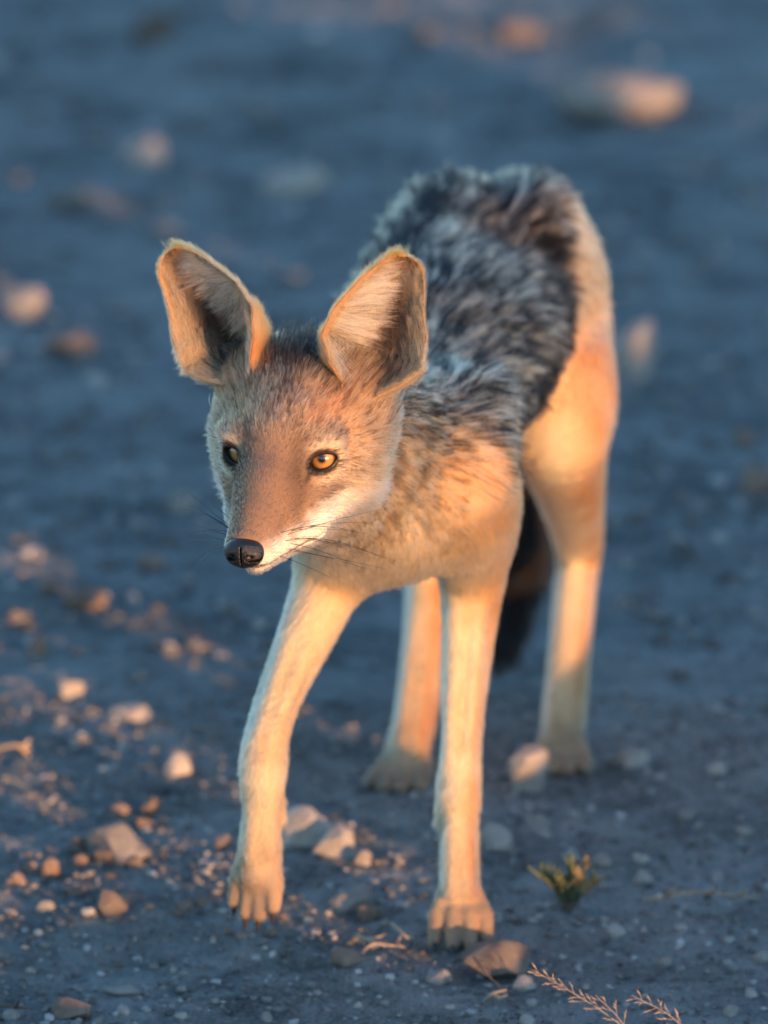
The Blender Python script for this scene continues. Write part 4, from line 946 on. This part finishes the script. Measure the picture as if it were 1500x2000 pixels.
# eyes
m, n_, l_, p_ = mat('amber_eye')
tc = n_.new('ShaderNodeTexCoord'); sx = n_.new('ShaderNodeSeparateXYZ'); l_.new(tc.outputs['Object'], sx.inputs[0])
ln = n_.new('ShaderNodeVectorMath'); ln.operation = 'LENGTH'; cx = n_.new('ShaderNodeCombineXYZ'); l_.new(sx.outputs[0], cx.inputs[0]); l_.new(sx.outputs[1], cx.inputs[1]); l_.new(cx.outputs[0], ln.inputs[0])
at2 = n_.new('ShaderNodeMath'); at2.operation = 'ARCTAN2'; l_.new(sx.outputs[1], at2.inputs[0]); l_.new(sx.outputs[0], at2.inputs[1])
cv = n_.new('ShaderNodeCombineXYZ'); l_.new(at2.outputs[0], cv.inputs[0])
fib = noise(n_, l_, 7, 4, 0.7, cv.outputs[0])
ad = n_.new('ShaderNodeMath'); ad.operation = 'MULTIPLY_ADD'; ad.inputs[1].default_value = 0.0012; l_.new(fib.outputs[0], ad.inputs[0]); l_.new(ln.outputs['Value'], ad.inputs[2])
dv = n_.new('ShaderNodeMath'); dv.operation = 'DIVIDE'; dv.inputs[1].default_value = 0.0105; l_.new(ad.outputs[0], dv.inputs[0])
rp = ramp(n_, [(0.0, (0.004, 0.004, 0.005)), (0.25, (0.006, 0.006, 0.007)), (0.31, (0.17, 0.075, 0.018)), (0.46, (0.45, 0.22, 0.055)), (0.64, (0.42, 0.19, 0.045)), (0.78, (0.08, 0.034, 0.010)), (0.86, (0.02, 0.012, 0.008)), (0.93, (0.05, 0.03, 0.02))])
l_.new(dv.outputs[0], rp.inputs[0]); l_.new(rp.outputs[0], p_.inputs['Base Color'])
p_.inputs['Roughness'].default_value = 0.25; p_.inputs['Coat Weight'].default_value = 1.0; p_.inputs['Coat Roughness'].default_value = 0.02
M_eye = m
gaze_t = np.array([-0.60, CAM_Y + 1.5, 1.0])
for s_ in (-1, 1):
    E = EYES[s_]; c = hw(*E['c']); g = nrm(gaze_t - c)
    bm = bmesh.new(); bmesh.ops.create_uvsphere(bm, u_segments=48, v_segments=32, radius=0.0105)
    for v in bm.verts:
        rr = math.hypot(v.co.x, v.co.y)
        if v.co.z > 0 and rr < 0.0072: v.co.z += 0.0010 * (1 - (rr / 0.0072) ** 2)
    me = bpy.data.meshes.new('eye'); bm.to_mesh(me); bm.free(); me.materials.append(M_eye)
    me.polygons.foreach_set('use_smooth', np.ones(len(me.polygons), bool))
    o = bpy.data.objects.new('eye', me); COL.objects.link(o); o.parent = jackal
    o.matrix_world = Matrix.Translation(Vector(c)) @ Vector(g).to_track_quat('Z', 'Y').to_matrix().to_4x4()
    tag(o, 'amber eye with a small dark pupil')
    th = np.linspace(0, 2 * math.pi, 56, endpoint=False); ring = []
    for t in th:
        a = EW * 1.03 * math.cos(t); q_ = abs(a / (EW * 1.03))
        b = (EH * 0.86 * max(0, 1 - q_ ** 2.2) ** 0.75 if math.sin(t) >= 0 else -EH * 0.92 * max(0, 1 - q_ ** 2.4) ** 0.8) * 1.02
        if a < -0.006: b -= 0.0012 * (-a - 0.006) / 0.003
        d = math.sqrt(max(0.0108 ** 2 - a * a - b * b, 0)) + 0.0010
        ring.append((hw(*(E['c'] + E['a'] * a + E['b'] * b + E['e'] * d)), 0.00115 + (0.0006 if a < -0.0075 else 0)))
    vs, fs = [], []; ns = 8; ee = E['e'] @ HM
    for i, (p, rad) in enumerate(ring):
        tan = nrm(ring[(i + 1) % len(ring)][0] - ring[i - 1][0]); n1 = nrm(np.cross(tan, ee)); n2 = np.cross(tan, n1)
        for k in range(ns): an = 2 * math.pi * k / ns; vs.append(p + (n1 * math.cos(an) + n2 * math.sin(an)) * rad)
    for i in range(len(ring)):
        j = (i + 1) % len(ring)
        for k in range(ns): fs.append([i * ns + k, j * ns + k, j * ns + (k + 1) % ns, i * ns + (k + 1) % ns])
    tag(mesh_obj('eyelid', np.array(vs), np.array(fs), M_lid, jackal), 'thin black eyelid rim')
for s_ in (-1, 1):
    for i in range(13):
        f0 = 0.060 - 0.006 * (i % 5) + rng.normal() * 0.0015; u0 = -0.030 - 0.0045 * (i // 5) - 0.20 * (0.06 - f0) + rng.normal() * 0.001
        r0 = 0.0125 + 0.25 * (0.06 - f0); Lw = 0.036 + 0.034 * rng.random()
        d = nrm(np.array([s_ * 1.0, -0.45 - 0.3 * rng.random(), 0.25 - 0.5 * (i // 5) * 0.6 + rng.normal() * 0.15])); dr = np.array([s_ * 0.1, -0.9, -0.9 + 0.3 * rng.normal()])
        t = np.linspace(0, 1, 9)[:, None]; pl = np.array([s_ * r0, f0, u0]) + Lw * (d * t + 0.38 * dr * t ** 2)
        v, f = tube(HO + pl @ HM, 0.00024 * (1 - 0.75 * t[:, 0]), 5); mesh_obj('whisker', v, f, M_lid, body)
for p, d, ln_ in CLAWS:
    t = np.linspace(0, 1, 6)[:, None]; pts = p - d * 0.003 + d * (ln_ + 0.003) * t + np.array([0, 0, -1.0]) * ln_ * 0.35 * t ** 2
    v, f = tube(pts, 0.0025 * (1 - t[:, 0]) ** 0.6 + 0.0002, 7); mesh_obj('claw', v, f, M_claw, jackal)
